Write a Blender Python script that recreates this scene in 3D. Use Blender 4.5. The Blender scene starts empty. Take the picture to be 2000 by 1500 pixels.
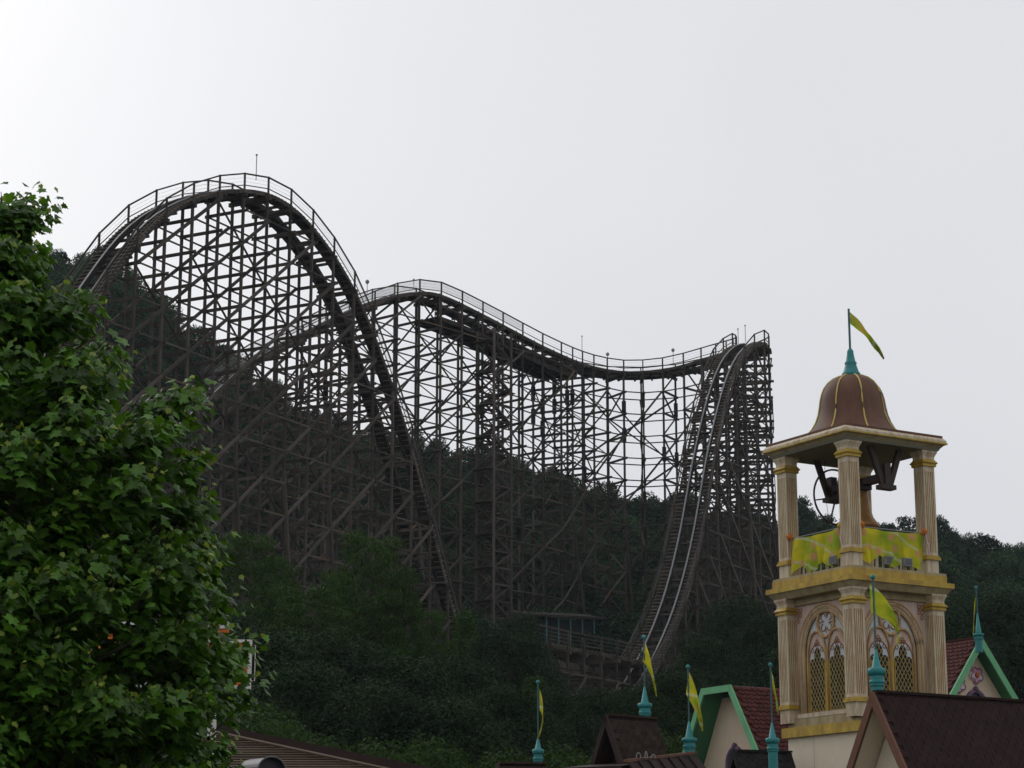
import bpy, math, random
import numpy as np
from mathutils import Vector, Matrix
rad = math.radians
random.seed(7)
RNG = np.random.default_rng(11)
SC = bpy.context.scene
COL = SC.collection

# ------------------------------------------------------------------ camera
F = 4250.0                       # focal length in photo pixels (photo 2000 x 1500)
PITCH = rad(13.6)
EYE = Vector((0, 0, 1.6))
cam_d = bpy.data.cameras.new('camera')
cam = bpy.data.objects.new('camera', cam_d)
COL.objects.link(cam)
cam.location = EYE
cam.rotation_euler = (rad(90) + PITCH, 0, 0)
cam_d.sensor_width = 36.0
cam_d.lens = 36.0 * F / 2000.0
cam_d.clip_start = 0.1
cam_d.clip_end = 6000
SC.camera = cam

# ------------------------------------------------------------------ sky, sun, exposure
SUN_EL, SUN_AZ = rad(34), rad(-38)     # azimuth measured from +Y (view direction) towards +X
w = bpy.data.worlds.new('World')
SC.world = w
w.use_nodes = True
nt = w.node_tree
nt.nodes.clear()
out = nt.nodes.new('ShaderNodeOutputWorld')
bg = nt.nodes.new('ShaderNodeBackground')
sky = nt.nodes.new('ShaderNodeTexSky')
sky.sky_type = 'NISHITA'
sky.sun_disc = False
sky.sun_elevation = SUN_EL
sky.sun_rotation = SUN_AZ
sky.air_density = 1.0
sky.dust_density = 7.0
sky.ozone_density = 1.0
hs = nt.nodes.new('ShaderNodeHueSaturation')
hs.inputs['Saturation'].default_value = 0.3
nt.links.new(sky.outputs[0], hs.inputs['Color'])
# an even overcast veil over the hazy sky, with faint broad cloud mottling
tc = nt.nodes.new('ShaderNodeTexCoord')
nz = nt.nodes.new('ShaderNodeTexNoise')
nz.inputs['Scale'].default_value = 2.2
nz.inputs['Detail'].default_value = 3
nt.links.new(tc.outputs['Generated'], nz.inputs['Vector'])
cr = nt.nodes.new('ShaderNodeValToRGB')
cr.color_ramp.elements[0].position = 0.25
cr.color_ramp.elements[1].position = 0.8
cr.color_ramp.elements[0].color = (7.35, 7.52, 7.95, 1)
cr.color_ramp.elements[1].color = (8.8, 8.9, 9.2, 1)
nt.links.new(nz.outputs['Fac'], cr.inputs['Fac'])
mx = nt.nodes.new('ShaderNodeMix')
mx.data_type = 'RGBA'
mx.inputs['Factor'].default_value = 0.84
nt.links.new(hs.outputs[0], mx.inputs['A'])
nt.links.new(cr.outputs[0], mx.inputs['B'])
nt.links.new(mx.outputs['Result'], bg.inputs['Color'])
bg.inputs['Strength'].default_value = 0.1
nt.links.new(bg.outputs[0], out.inputs['Surface'])

sd = bpy.data.lights.new('sun', 'SUN')
sun = bpy.data.objects.new('sun', sd)
COL.objects.link(sun)
sd.energy = 0.5
sd.angle = rad(25)
sd.color = (1.0, 0.96, 0.9)
sdir = Vector((math.sin(SUN_AZ) * math.cos(SUN_EL), math.cos(SUN_AZ) * math.cos(SUN_EL), math.sin(SUN_EL)))
sun.rotation_euler = sdir.to_track_quat('Z', 'Y').to_euler()
sun.location = (0, 0, 120)
SC.view_settings.view_transform = 'Standard'
SC.view_settings.look = 'None'
SC.view_settings.exposure = 0.0
SC.view_settings.gamma = 1.0
SC.view_settings.use_curve_mapping = False
SC.render.engine = 'CYCLES'
SC.cycles.max_bounces = 6
SC.cycles.transparent_max_bounces = 8
SC.cycles.volume_bounces = 0

# ------------------------------------------------------------------ pixel -> direction helpers
CP, SP = math.cos(PITCH), math.sin(PITCH)
def ray(px, py):
    u = (px - 1000.0) / F
    v = -(py - 750.0) / F
    return Vector((u, CP - v * SP, SP + v * CP))
def P(px, py, Y):
    d = ray(px, py)
    return EYE + d * (Y / d.y)
def PP(px, py, X0, Y0, dx, dy):
    """ray through a pixel meets the vertical plane through (X0,Y0) along (dx,dy)"""
    d = ray(px, py)
    nx, ny = -dy, dx
    t = (X0 * nx + Y0 * ny) / (d.x * nx + d.y * ny)
    return EYE + d * t
def proj(p):
    q = Vector(p) - EYE
    z = q.y * CP + q.z * SP
    if z < 0.1:
        return None
    v = -q.y * SP + q.z * CP
    return (1000 + F * q.x / z, 750 - F * v / z, z)

# ------------------------------------------------------------------ materials
MATS = {}
def mat(name, col, rough=0.7, var=0.15, scale=3.0, stain=None, stain_amt=0.0, stain_scale=2.0, metal=0.0,
        bump=0.0, bump_scale=30.0, island=0.0, transl=0.0, spec=0.3, stretch=None, patch=None):
    m = bpy.data.materials.new(name)
    m.use_nodes = True
    t = m.node_tree
    t.nodes.clear()
    N = t.nodes.new
    L = t.links.new
    o = N('ShaderNodeOutputMaterial')
    b = N('ShaderNodeBsdfPrincipled')
    b.inputs['Roughness'].default_value = rough
    b.inputs['Metallic'].default_value = metal
    b.inputs['Specular IOR Level'].default_value = spec
    g = N('ShaderNodeNewGeometry')
    vec = g.outputs['Position']
    if stretch:
        mp = N('ShaderNodeMapping')
        mp.inputs['Scale'].default_value = stretch
        L(vec, mp.inputs['Vector'])
        vec = mp.outputs[0]
    n1 = N('ShaderNodeTexNoise')
    n1.inputs['Scale'].default_value = scale
    n1.inputs['Detail'].default_value = 6
    n1.inputs['Roughness'].default_value = 0.65
    L(vec, n1.inputs['Vector'])
    mr = N('ShaderNodeMapRange')
    mr.inputs['From Min'].default_value = 0.25
    mr.inputs['From Max'].default_value = 0.75
    mr.inputs['To Min'].default_value = 1 - var
    mr.inputs['To Max'].default_value = 1 + var
    L(n1.outputs['Fac'], mr.inputs['Value'])
    val = mr.outputs[0]
    if island:
        oi = N('ShaderNodeObjectInfo')
        ad = N('ShaderNodeMath'); ad.operation = 'ADD'
        L(oi.outputs['Random'], ad.inputs[0]); L(g.outputs['Random Per Island'], ad.inputs[1])
        fr = N('ShaderNodeMath'); fr.operation = 'FRACT'
        L(ad.outputs[0], fr.inputs[0])
        m2 = N('ShaderNodeMapRange')
        m2.inputs['To Min'].default_value = 1 - island
        m2.inputs['To Max'].default_value = 1 + island
        L(fr.outputs[0], m2.inputs['Value'])
        mu = N('ShaderNodeMath'); mu.operation = 'MULTIPLY'
        L(val, mu.inputs[0]); L(m2.outputs[0], mu.inputs[1])
        val = mu.outputs[0]
    vm = N('ShaderNodeVectorMath'); vm.operation = 'SCALE'
    vm.inputs[0].default_value = col
    L(val, vm.inputs['Scale'])
    c = vm.outputs[0]
    if patch:
        gt = N('ShaderNodeMath'); gt.operation = 'GREATER_THAN'; gt.inputs[1].default_value = 0.955
        L(fr.outputs[0], gt.inputs[0])
        pm = N('ShaderNodeMix'); pm.data_type = 'RGBA'
        L(gt.outputs[0], pm.inputs['Factor']); L(c, pm.inputs['A']); pm.inputs['B'].default_value = (*patch, 1)
        c = pm.outputs['Result']
    if stain:
        n2 = N('ShaderNodeTexNoise')
        n2.inputs['Scale'].default_value = stain_scale
        n2.inputs['Detail'].default_value = 8
        n2.inputs['Roughness'].default_value = 0.7
        mp2 = N('ShaderNodeMapping')
        mp2.inputs['Scale'].default_value = (1.4, 1.4, 0.22)
        mp2.inputs['Location'].default_value = (3.3, 1.7, 8.1)
        L(g.outputs['Position'], mp2.inputs['Vector']); L(mp2.outputs[0], n2.inputs['Vector'])
        m3 = N('ShaderNodeMapRange')
        m3.inputs['From Min'].default_value = 0.44
        m3.inputs['From Max'].default_value = 0.72
        m3.inputs['To Max'].default_value = stain_amt
        L(n2.outputs['Fac'], m3.inputs['Value'])
        mi = N('ShaderNodeMix'); mi.data_type = 'RGBA'
        L(m3.outputs[0], mi.inputs['Factor']); L(c, mi.inputs['A'])
        mi.inputs['B'].default_value = (*stain, 1)
        c = mi.outputs['Result']
    L(c, b.inputs['Base Color'])
    if bump:
        n3 = N('ShaderNodeTexNoise')
        n3.inputs['Scale'].default_value = bump_scale
        n3.inputs['Detail'].default_value = 4
        L(vec, n3.inputs['Vector'])
        bp = N('ShaderNodeBump')
        bp.inputs['Strength'].default_value = bump
        bp.inputs['Distance'].default_value = 0.02
        L(n3.outputs['Fac'], bp.inputs['Height'])
        L(bp.outputs[0], b.inputs['Normal'])
    if transl:
        tr = N('ShaderNodeBsdfTranslucent')
        sc2 = N('ShaderNodeVectorMath'); sc2.operation = 'MULTIPLY'
        sc2.inputs[1].default_value = (1.3, 1.25, 0.6)
        L(c, sc2.inputs[0]); L(sc2.outputs[0], tr.inputs['Color'])
        ms = N('ShaderNodeMixShader')
        ms.inputs[0].default_value = transl
        L(b.outputs[0], ms.inputs[1]); L(tr.outputs[0], ms.inputs[2])
        L(ms.outputs[0], o.inputs['Surface'])
    else:
        L(b.outputs[0], o.inputs['Surface'])
    MATS[name] = m
    return m

mat('ground', (0.035, 0.04, 0.02), 0.95, 0.4, 0.6, bump=0.3, bump_scale=4)
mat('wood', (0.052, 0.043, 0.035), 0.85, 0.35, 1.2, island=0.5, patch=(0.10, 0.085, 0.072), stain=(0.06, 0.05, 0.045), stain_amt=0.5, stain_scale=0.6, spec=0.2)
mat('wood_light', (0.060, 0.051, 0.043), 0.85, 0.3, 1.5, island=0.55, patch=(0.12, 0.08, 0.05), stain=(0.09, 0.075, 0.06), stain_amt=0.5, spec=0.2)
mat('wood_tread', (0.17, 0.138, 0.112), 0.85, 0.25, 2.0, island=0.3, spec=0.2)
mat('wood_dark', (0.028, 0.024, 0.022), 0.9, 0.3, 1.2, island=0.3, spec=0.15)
mat('steel', (0.20, 0.205, 0.21), 0.45, 0.12, 3, metal=0.4, spec=0.5)
mat('wire', (0.22, 0.22, 0.22), 0.6, 0.1, 3, metal=0.3)
mat('leaf_far', (0.03, 0.06, 0.028), 0.8, 0.35, 0.25, island=0.45, transl=0.18, spec=0.1)
mat('leaf_far_dark', (0.02, 0.042, 0.024), 0.8, 0.35, 0.25, island=0.45, transl=0.12, spec=0.1)
mat('leaf_mid', (0.029, 0.062, 0.012), 0.75, 0.3, 0.5, island=0.45, transl=0.25, spec=0.12)
mat('leaf_mid_blue', (0.015, 0.032, 0.012), 0.75, 0.3, 0.5, island=0.45, transl=0.18, spec=0.12)
mat('leaf_fresh', (0.027, 0.056, 0.013), 0.7, 0.3, 0.5, island=0.4, transl=0.3, spec=0.15)
mat('leaf_near', (0.052, 0.130, 0.009), 0.45, 0.3, 2.0, island=0.6, transl=0.3, spec=0.4)
mat('leaf_young', (0.20, 0.27, 0.045), 0.5, 0.2, 2.0, island=0.3, transl=0.35, spec=0.3)
mat('bark', (0.05, 0.042, 0.034), 0.95, 0.4, 3, bump=0.5, bump_scale=8)
mat('stucco', (0.68, 0.60, 0.46), 0.9, 0.05, 4, stain=(0.58, 0.50, 0.38), stain_amt=0.4, stain_scale=0.8, bump=0.35, bump_scale=45, spec=0.15)
mat('stucco_warm', (0.64, 0.52, 0.38), 0.9, 0.06, 4, stain=(0.54, 0.43, 0.31), stain_amt=0.4, stain_scale=0.8, bump=0.35, bump_scale=45, spec=0.15)
mat('cream', (0.55, 0.475, 0.345), 0.65, 0.10, 5, stain=(0.28, 0.14, 0.06), stain_amt=0.85, stain_scale=4.5, bump=0.1, bump_scale=25, spec=0.3)
mat('gold', (0.43, 0.29, 0.04), 0.55, 0.25, 5, stain=(0.20, 0.10, 0.03), stain_amt=0.75, stain_scale=2.5, spec=0.35)
mat('gold_dull', (0.34, 0.20, 0.03), 0.6, 0.25, 8, stain=(0.14, 0.06, 0.03), stain_amt=0.5, stain_scale=3.5, spec=0.3)
mat('ochre', (0.36, 0.30, 0.17), 0.7, 0.18, 5, stain=(0.18, 0.11, 0.05), stain_amt=0.75, stain_scale=2.5, spec=0.25)
mat('moulding', (0.46, 0.30, 0.14), 0.65, 0.2, 6, stain=(0.22, 0.09, 0.045), stain_amt=0.75, stain_scale=3.2, spec=0.3)
mat('rose', (0.54, 0.43, 0.37), 0.7, 0.1, 5, stain=(0.34, 0.16, 0.09), stain_amt=0.7, stain_scale=3.0, spec=0.25)
mat('pale_blue', (0.50, 0.52, 0.53), 0.7, 0.06, 5, stain=(0.38, 0.33, 0.28), stain_amt=0.4, stain_scale=3, spec=0.25)
mat('rust_line', (0.25, 0.10, 0.05), 0.7, 0.3, 6, stain=(0.35, 0.22, 0.08), stain_amt=0.6, stain_scale=5)
mat('void', (0.018, 0.014, 0.010), 0.7, 0.2, 3)
mat('lattice', (0.42, 0.33, 0.13), 0.55, 0.2, 6, stain=(0.22, 0.13, 0.05), stain_amt=0.5, stain_scale=5)
mat('dome', (0.09, 0.036, 0.018), 0.62, 0.25, 2.5, stain=(0.17, 0.075, 0.035), stain_amt=0.6, stain_scale=1.6, spec=0.4)
mat('rib_yellow', (0.52, 0.42, 0.10), 0.5, 0.1, 5)
mat('soffit', (0.20, 0.19, 0.15), 0.8, 0.12, 3)
mat('teal', (0.02, 0.20, 0.20), 0.5, 0.12, 8, stain=(0.02, 0.10, 0.11), stain_amt=0.5, stain_scale=5, spec=0.4)
mat('pole', (0.03, 0.10, 0.10), 0.5, 0.12, 8, spec=0.4)
mat('iron', (0.035, 0.02, 0.017), 0.6, 0.3, 6, spec=0.35)
mat('bronze', (0.26, 0.13, 0.03), 0.45, 0.25, 5, stain=(0.10, 0.06, 0.02), stain_amt=0.6, stain_scale=3, metal=0.3, spec=0.4)
mat('shingle', (0.030, 0.0165, 0.0145), 0.9, 0.2, 6, island=0.16, bump=0.5, bump_scale=90, spec=0.15)
mat('shingle_brown', (0.033, 0.021, 0.016), 0.9, 0.25, 6, island=0.3, bump=0.5, bump_scale=90, spec=0.15)
mat('shingle_grey', (0.022, 0.021, 0.021), 0.9, 0.25, 6, island=0.3, bump=0.5, bump_scale=90, spec=0.15)
mat('tile_red', (0.072, 0.019, 0.016), 0.75, 0.2, 5, island=0.25, spec=0.2)
mat('trim_green', (0.14, 0.40, 0.20), 0.6, 0.1, 4, stain=(0.10, 0.26, 0.13), stain_amt=0.4)
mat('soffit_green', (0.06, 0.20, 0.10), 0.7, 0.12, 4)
mat('trim_brown', (0.14, 0.06, 0.035), 0.65, 0.15, 5, stain=(0.09, 0.04, 0.025), stain_amt=0.5)
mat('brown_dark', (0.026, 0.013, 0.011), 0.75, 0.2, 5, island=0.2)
mat('plum', (0.15, 0.09, 0.16), 0.6, 0.15, 6)
mat('white_paint', (0.62, 0.60, 0.57), 0.6, 0.08, 5, stain=(0.4, 0.36, 0.3), stain_amt=0.4)
mat('orange_paint', (0.50, 0.13, 0.02), 0.6, 0.1, 5)
mat('amber_paint', (0.55, 0.30, 0.03), 0.6, 0.1, 5)
mat('pink_paint', (0.55, 0.28, 0.36), 0.6, 0.1, 5)
mat('pink_white', (0.62, 0.50, 0.56), 0.6, 0.1, 5)
mat('rosette', (0.55, 0.16, 0.03), 0.7, 0.35, 22)
mat('rosette_yellow', (0.55, 0.36, 0.04), 0.7, 0.3, 22)
mat('slat_tan', (0.13, 0.095, 0.07), 0.8, 0.2, 4, island=0.25, spec=0.2)
mat('slat_gap', (0.045, 0.028, 0.022), 0.9, 0.2, 4)
mat('grey_metal', (0.10, 0.10, 0.105), 0.5, 0.1, 6, metal=0.2)
mat('grey_dark', (0.03, 0.03, 0.035), 0.6, 0.1, 6)
mat('floodlight', (0.24, 0.24, 0.24), 0.6, 0.1, 6)
mat('shed_wall', (0.014, 0.026, 0.026), 0.9, 0.2, 3)
mat('stone', (0.07, 0.06, 0.05), 0.9, 0.2, 2, island=0.3, stain=(0.10, 0.09, 0.07), stain_amt=0.6, stain_scale=1.2)

def cloth_mat(name, with_print):
    m = bpy.data.materials.new(name)
    m.use_nodes = True
    t = m.node_tree
    t.nodes.clear()
    N = t.nodes.new
    L = t.links.new
    o = N('ShaderNodeOutputMaterial')
    b = N('ShaderNodeBsdfPrincipled')
    b.inputs['Roughness'].default_value = 0.75
    b.inputs['Specular IOR Level'].default_value = 0.15
    uv = N('ShaderNodeTexCoord')
    oi = N('ShaderNodeObjectInfo')
    av = N('ShaderNodeVectorMath'); av.operation = 'ADD'
    sx_ = N('ShaderNodeSeparateXYZ'); L(uv.outputs['Object'], sx_.inputs[0])
    cx_ = N('ShaderNodeCombineXYZ'); L(sx_.outputs[0], cx_.inputs[0]); L(sx_.outputs[2], cx_.inputs[1])
    L(cx_.outputs[0], av.inputs[0]); L(oi.outputs['Random'], av.inputs[1])
    n = N('ShaderNodeTexNoise'); n.inputs['Scale'].default_value = 1.7; n.inputs['Detail'].default_value = 2
    L(av.outputs[0], n.inputs['Vector'])
    r = N('ShaderNodeValToRGB')
    e = r.color_ramp.elements
    e[0].position = 0.38; e[0].color = (0.30, 0.40, 0.025, 1)
    e[1].position = 0.62; e[1].color = (0.66, 0.58, 0.03, 1)
    L(n.outputs['Fac'], r.inputs['Fac'])
    c = r.outputs[0]
    if with_print:
        # pale swirls and pink blossoms printed on the cloth
        wv = N('ShaderNodeTexWave'); wv.wave_type = 'RINGS'; wv.rings_direction = 'SPHERICAL'; wv.inputs['Scale'].default_value = 0.5; wv.inputs['Distortion'].default_value = 2.5
        wv.inputs['Detail'].default_value = 0.6; wv.inputs['Detail Scale'].default_value = 0.8
        L(av.outputs[0], wv.inputs['Vector'])
        m1 = N('ShaderNodeMapRange'); m1.inputs['From Min'].default_value = 0.955; m1.inputs['From Max'].default_value = 1.0
        m1.inputs['To Max'].default_value = 0.75
        L(wv.outputs['Fac'], m1.inputs['Value'])
        x1 = N('ShaderNodeMix'); x1.data_type = 'RGBA'
        L(m1.outputs[0], x1.inputs['Factor']); L(c, x1.inputs['A']); x1.inputs['B'].default_value = (0.55, 0.58, 0.42, 1)
        vo = N('ShaderNodeTexVoronoi'); vo.voronoi_dimensions = '2D'; vo.inputs['Scale'].default_value = 1.9
        L(av.outputs[0], vo.inputs['Vector'])
        n5 = N('ShaderNodeTexNoise'); n5.inputs['Scale'].default_value = 9
        L(av.outputs[0], n5.inputs['Vector'])
        sb = N('ShaderNodeMath'); sb.operation = 'MULTIPLY_ADD'; sb.inputs[1].default_value = 0.16
        L(n5.outputs['Fac'], sb.inputs[0]); L(vo.outputs['Distance'], sb.inputs[2])
        m2 = N('ShaderNodeMapRange'); m2.inputs['From Min'].default_value = 0.33; m2.inputs['From Max'].default_value = 0.24
        m2.inputs['To Min'].default_value = 0.0; m2.inputs['To Max'].default_value = with_print
        L(sb.outputs[0], m2.inputs['Value'])
        x2 = N('ShaderNodeMix'); x2.data_type = 'RGBA'
        L(m2.outputs[0], x2.inputs['Factor']); L(x1.outputs['Result'], x2.inputs['A']); x2.inputs['B'].default_value = (0.62, 0.30, 0.16, 1)
        c = x2.outputs['Result']
    L(c, b.inputs['Base Color'])
    tr = N('ShaderNodeBsdfTranslucent')
    L(c, tr.inputs['Color'])
    ms = N('ShaderNodeMixShader'); ms.inputs[0].default_value = 0.35
    L(b.outputs[0], ms.inputs[1]); L(tr.outputs[0], ms.inputs[2])
    L(ms.outputs[0], o.inputs['Surface'])
    MATS[name] = m
cloth_mat('flag_cloth', 0.3)
cloth_mat('banner_cloth', 0.75)

# ------------------------------------------------------------------ mesh building
def frame_from(p0, p1, up=Vector((0, 0, 1))):
    d = (p1 - p0)
    L = d.length
    z = d / L
    if abs(z.dot(up)) > 0.98:
        up = Vector((0, 1, 0)) if abs(z.y) < 0.9 else Vector((1, 0, 0))
    x = up.cross(z).normalized()
    y = z.cross(x)
    return x, y, z, L

class MB:
    def __init__(s):
        s.v = []; s.f = []; s.smooth = False
    def quadv(s, pts):
        i = len(s.v)
        s.v.extend([tuple(p) for p in pts]); s.f.append(tuple(range(i, i + len(pts))))
    def box(s, lo, hi):
        x0, y0, z0 = lo; x1, y1, z1 = hi
        i = len(s.v)
        s.v += [(x0, y0, z0), (x1, y0, z0), (x1, y1, z0), (x0, y1, z0), (x0, y0, z1), (x1, y0, z1), (x1, y1, z1), (x0, y1, z1)]
        s.f += [(i, i+3, i+2, i+1), (i+4, i+5, i+6, i+7), (i, i+1, i+5, i+4), (i+1, i+2, i+6, i+5), (i+2, i+3, i+7, i+6), (i+3, i, i+4, i+7)]
        return s
    def beam(s, p0, p1, wx, wy, up=Vector((0, 0, 1))):
        p0 = Vector(p0); p1 = Vector(p1)
        x, y, z, L = frame_from(p0, p1, up)
        i = len(s.v)
        for p in (p0, p1):
            for a, b in ((-1, -1), (1, -1), (1, 1), (-1, 1)):
                s.v.append(tuple(p + x * (a * wx / 2) + y * (b * wy / 2)))
        s.f += [(i+3, i+2, i+1, i), (i+4, i+5, i+6, i+7), (i, i+1, i+5, i+4), (i+1, i+2, i+6, i+5), (i+2, i+3, i+7, i+6), (i+3, i, i+4, i+7)]
        return s
    def tube(s, pts, r, n=6, close=False, cap=True):
        pts = [Vector(p) for p in pts]
        m = len(pts)
        rs = r if isinstance(r, (list, tuple)) else [r] * m
        i0 = len(s.v)
        for k in range(m):
            a = pts[(k - 1) % m] if (close or k > 0) else pts[k]
            b = pts[(k + 1) % m] if (close or k < m - 1) else pts[k]
            x, y, z, _ = frame_from(a, b)
            for j in range(n):
                t = 2 * math.pi * j / n
                s.v.append(tuple(pts[k] + x * (math.cos(t) * rs[k]) + y * (math.sin(t) * rs[k])))
        for k in range(m if close else m - 1):
            k2 = (k + 1) % m
            for j in range(n):
                j2 = (j + 1) % n
                s.f.append((i0 + k*n + j, i0 + k*n + j2, i0 + k2*n + j2, i0 + k2*n + j))
        if cap and not close:
            s.f.append(tuple(i0 + j for j in range(n))[::-1])
            s.f.append(tuple(i0 + (m-1)*n + j for j in range(n)))
        return s
    def lathe(s, prof, c=(0, 0, 0), n=16, rot=0.0, cap=True):
        i0 = len(s.v)
        for r, z in prof:
            for j in range(n):
                t = 2 * math.pi * j / n + rot
                s.v.append((c[0] + r * math.cos(t), c[1] + r * math.sin(t), c[2] + z))
        for k in range(len(prof) - 1):
            for j in range(n):
                j2 = (j + 1) % n
                s.f.append((i0 + k*n + j, i0 + k*n + j2, i0 + (k+1)*n + j2, i0 + (k+1)*n + j))
        if cap:
            s.f.append(tuple(i0 + j for j in range(n))[::-1])
            s.f.append(tuple(i0 + (len(prof)-1)*n + j for j in range(n)))
        return s
    def prism(s, poly, a, b):
        """poly: list of 3-D points of one flat outline; swept from offset vector a to b"""
        n = len(poly)
        i = len(s.v)
        a = Vector(a); b = Vector(b)
        for p in poly: s.v.append(tuple(Vector(p) + a))
        for p in poly: s.v.append(tuple(Vector(p) + b))
        s.f.append(tuple(range(i, i + n))[::-1])
        s.f.append(tuple(range(i + n, i + 2*n)))
        for k in range(n):
            k2 = (k + 1) % n
            s.f.append((i + k, i + k2, i + n + k2, i + n + k))
        return s
    def mesh(s, name, m, smooth=None):
        me = bpy.data.meshes.new(name)
        me.from_pydata(s.v, [], s.f)
        if m is not None: me.materials.append(MATS[m])
        if smooth if smooth is not None else s.smooth:
            me.polygons.foreach_set('use_smooth', [True] * len(me.polygons))
        me.update()
        return me
    def build(s, name, m, parent=None, smooth=None, kind=None, world=False):
        ob = bpy.data.objects.new(name, s.mesh(name, m, smooth))
        COL.objects.link(ob)
        if parent is not None:
            ob.parent = parent
            if world: ob.matrix_parent_inverse = parent_world(parent).inverted()
        if kind: ob['kind'] = kind
        return ob

def parent_world(o):
    M = o.matrix_basis.copy()
    if o.parent is not None:
        M = parent_world(o.parent) @ o.matrix_parent_inverse @ M
    return M
def empty(name, loc, rz=0.0):
    o = bpy.data.objects.new(name, None)
    COL.objects.link(o)
    o.location = loc
    o.rotation_euler = (0, 0, rz)
    o.empty_display_size = 0.3
    return o
def tag(o, label, cat, group=None, kind=None):
    o['label'] = label
    o['category'] = cat
    if group: o['group'] = group
    if kind: o['kind'] = kind
    return o
def add(name, me, parent, M=None, world=False):
    o = bpy.data.objects.new(name, me)
    COL.objects.link(o)
    o.parent = parent
    if world: o.matrix_parent_inverse = parent_world(parent).inverted()
    if M is not None: o.matrix_basis = M
    return o

# ------------------------------------------------------------------ ground
SKYLINE = [(-600, 330), (-200, 400), (0, 450), (130, 492), (170, 488), (250, 548), (300, 585), (360, 645), (450, 705), (520, 755), (600, 800),
           (700, 838), (800, 878), (900, 885), (1000, 905), (1060, 935), (1150, 972), (1230, 978), (1300, 990), (1500, 1005), (1560, 1002),
           (1700, 1018), (1760, 1016), (1800, 1040), (1870, 1048), (1940, 1078), (2000, 1098), (2300, 1180)]
RIDGE_Y = 300.0
RA = []; RZ = []
for px, py in SKYLINE:
    p = P(px, py, RIDGE_Y)
    RA.append(p.x / RIDGE_Y); RZ.append(p.z)
TREE_H = 9.0
def ridge_top(x, y):
    return float(np.interp(x / max(y, 1.0), RA, RZ))
def smooth(t):
    t = min(1.0, max(0.0, t)); return t * t * (3 - 2 * t)
def gz(x, y):
    if y < 55: return 0.0
    if y < 195: return 0.128 * (y - 55) * (0.4 + 0.6 * smooth((y - 55) / 30))
    base = 0.128 * 140
    zr = ridge_top(x, min(y, RIDGE_Y)) - TREE_H
    if y < RIDGE_Y:
        t = (y - 195) / (RIDGE_Y - 195)
        return base + (zr - base) * (0.35 * t + 0.65 * smooth(t))
    return zr - 0.12 * (y - RIDGE_Y)
def build_ground():
    xs = np.concatenate([np.linspace(-600, -120, 13), np.linspace(-110, 110, 56), np.linspace(120, 600, 13)])
    ys = np.concatenate([np.linspace(-80, 40, 7), np.linspace(50, 330, 71), np.linspace(350, 900, 12)])
    v = [(float(x), float(y), gz(x, y)) for y in ys for x in xs]
    nx = len(xs)
    f = [(j*nx+i, j*nx+i+1, (j+1)*nx+i+1, (j+1)*nx+i) for j in range(len(ys)-1) for i in range(nx-1)]
    me = bpy.data.meshes.new('ground')
    me.from_pydata(v, [], f)
    me.materials.append(MATS['ground'])
    me.polygons.foreach_set('use_smooth', [True] * len(f))
    o = bpy.data.objects.new('ground', me)
    COL.objects.link(o)
    o['kind'] = 'structure'
build_ground()

# ------------------------------------------------------------------ roller coaster
coaster = empty('wooden_roller_coaster', (0, 190, gz(0, 190)))
tag(coaster, 'weathered timber roller coaster with humped hill, curved lift and steep ladder-like drop', 'roller coaster')
BE = {}
def be(kind, p0, p1, wx, wy, up=None):
    BE.setdefault(kind, []).append((Vector(p0), Vector(p1), wx, wy, up or Vector((0, 0, 1))))

def catmull(pts, step=0.25):
    P_ = [Vector(p) for p in pts]
    P_ = [P_[0] * 2 - P_[1]] + P_ + [P_[-1] * 2 - P_[-2]]
    o = []
    for i in range(1, len(P_) - 2):
        p0, p1, p2, p3 = P_[i-1:i+3]
        n = max(2, int((p2 - p1).length / step))
        for k in range(n):
            t = k / n
            o.append(0.5 * ((2*p1) + (p2-p0)*t + (2*p0-5*p1+4*p2-p3)*t*t + (3*p1-p0-3*p2+p3)*t*t*t))
    o.append(P_[-2])
    return o
def smooth_path(pts, it):
    for _ in range(it):
        pts = [pts[0]] + [(pts[i-1] + pts[i] * 2 + pts[i+1]) / 4 for i in range(1, len(pts)-1)] + [pts[-1]]
    return pts
class Path:
    def __init__(s, pts, it=60):
        s.p = smooth_path(catmull(pts), it)
        n = len(s.p)
        s.h = [0.0]; s.l = [0.0]
        for i in range(1, n):
            d = s.p[i] - s.p[i-1]
            s.h.append(s.h[-1] + math.hypot(d.x, d.y)); s.l.append(s.l[-1] + d.length)
    def at(s, arr, q):
        i = int(np.searchsorted(arr, q))
        i = min(max(i, 1), len(s.p) - 1)
        a = arr[i-1]; b = arr[i]
        t = (q - a) / (b - a) if b > a else 0
        t = min(1, max(0, t))
        p = s.p[i-1].lerp(s.p[i], t)
        j0 = max(0, i - 2); j1 = min(len(s.p) - 1, i + 1)
        tan = (s.p[j1] - s.p[j0]).normalized()
        lat = tan.cross(Vector((0, 0, 1))).normalized()
        up = lat.cross(tan)
        return p, tan, lat, up

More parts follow.
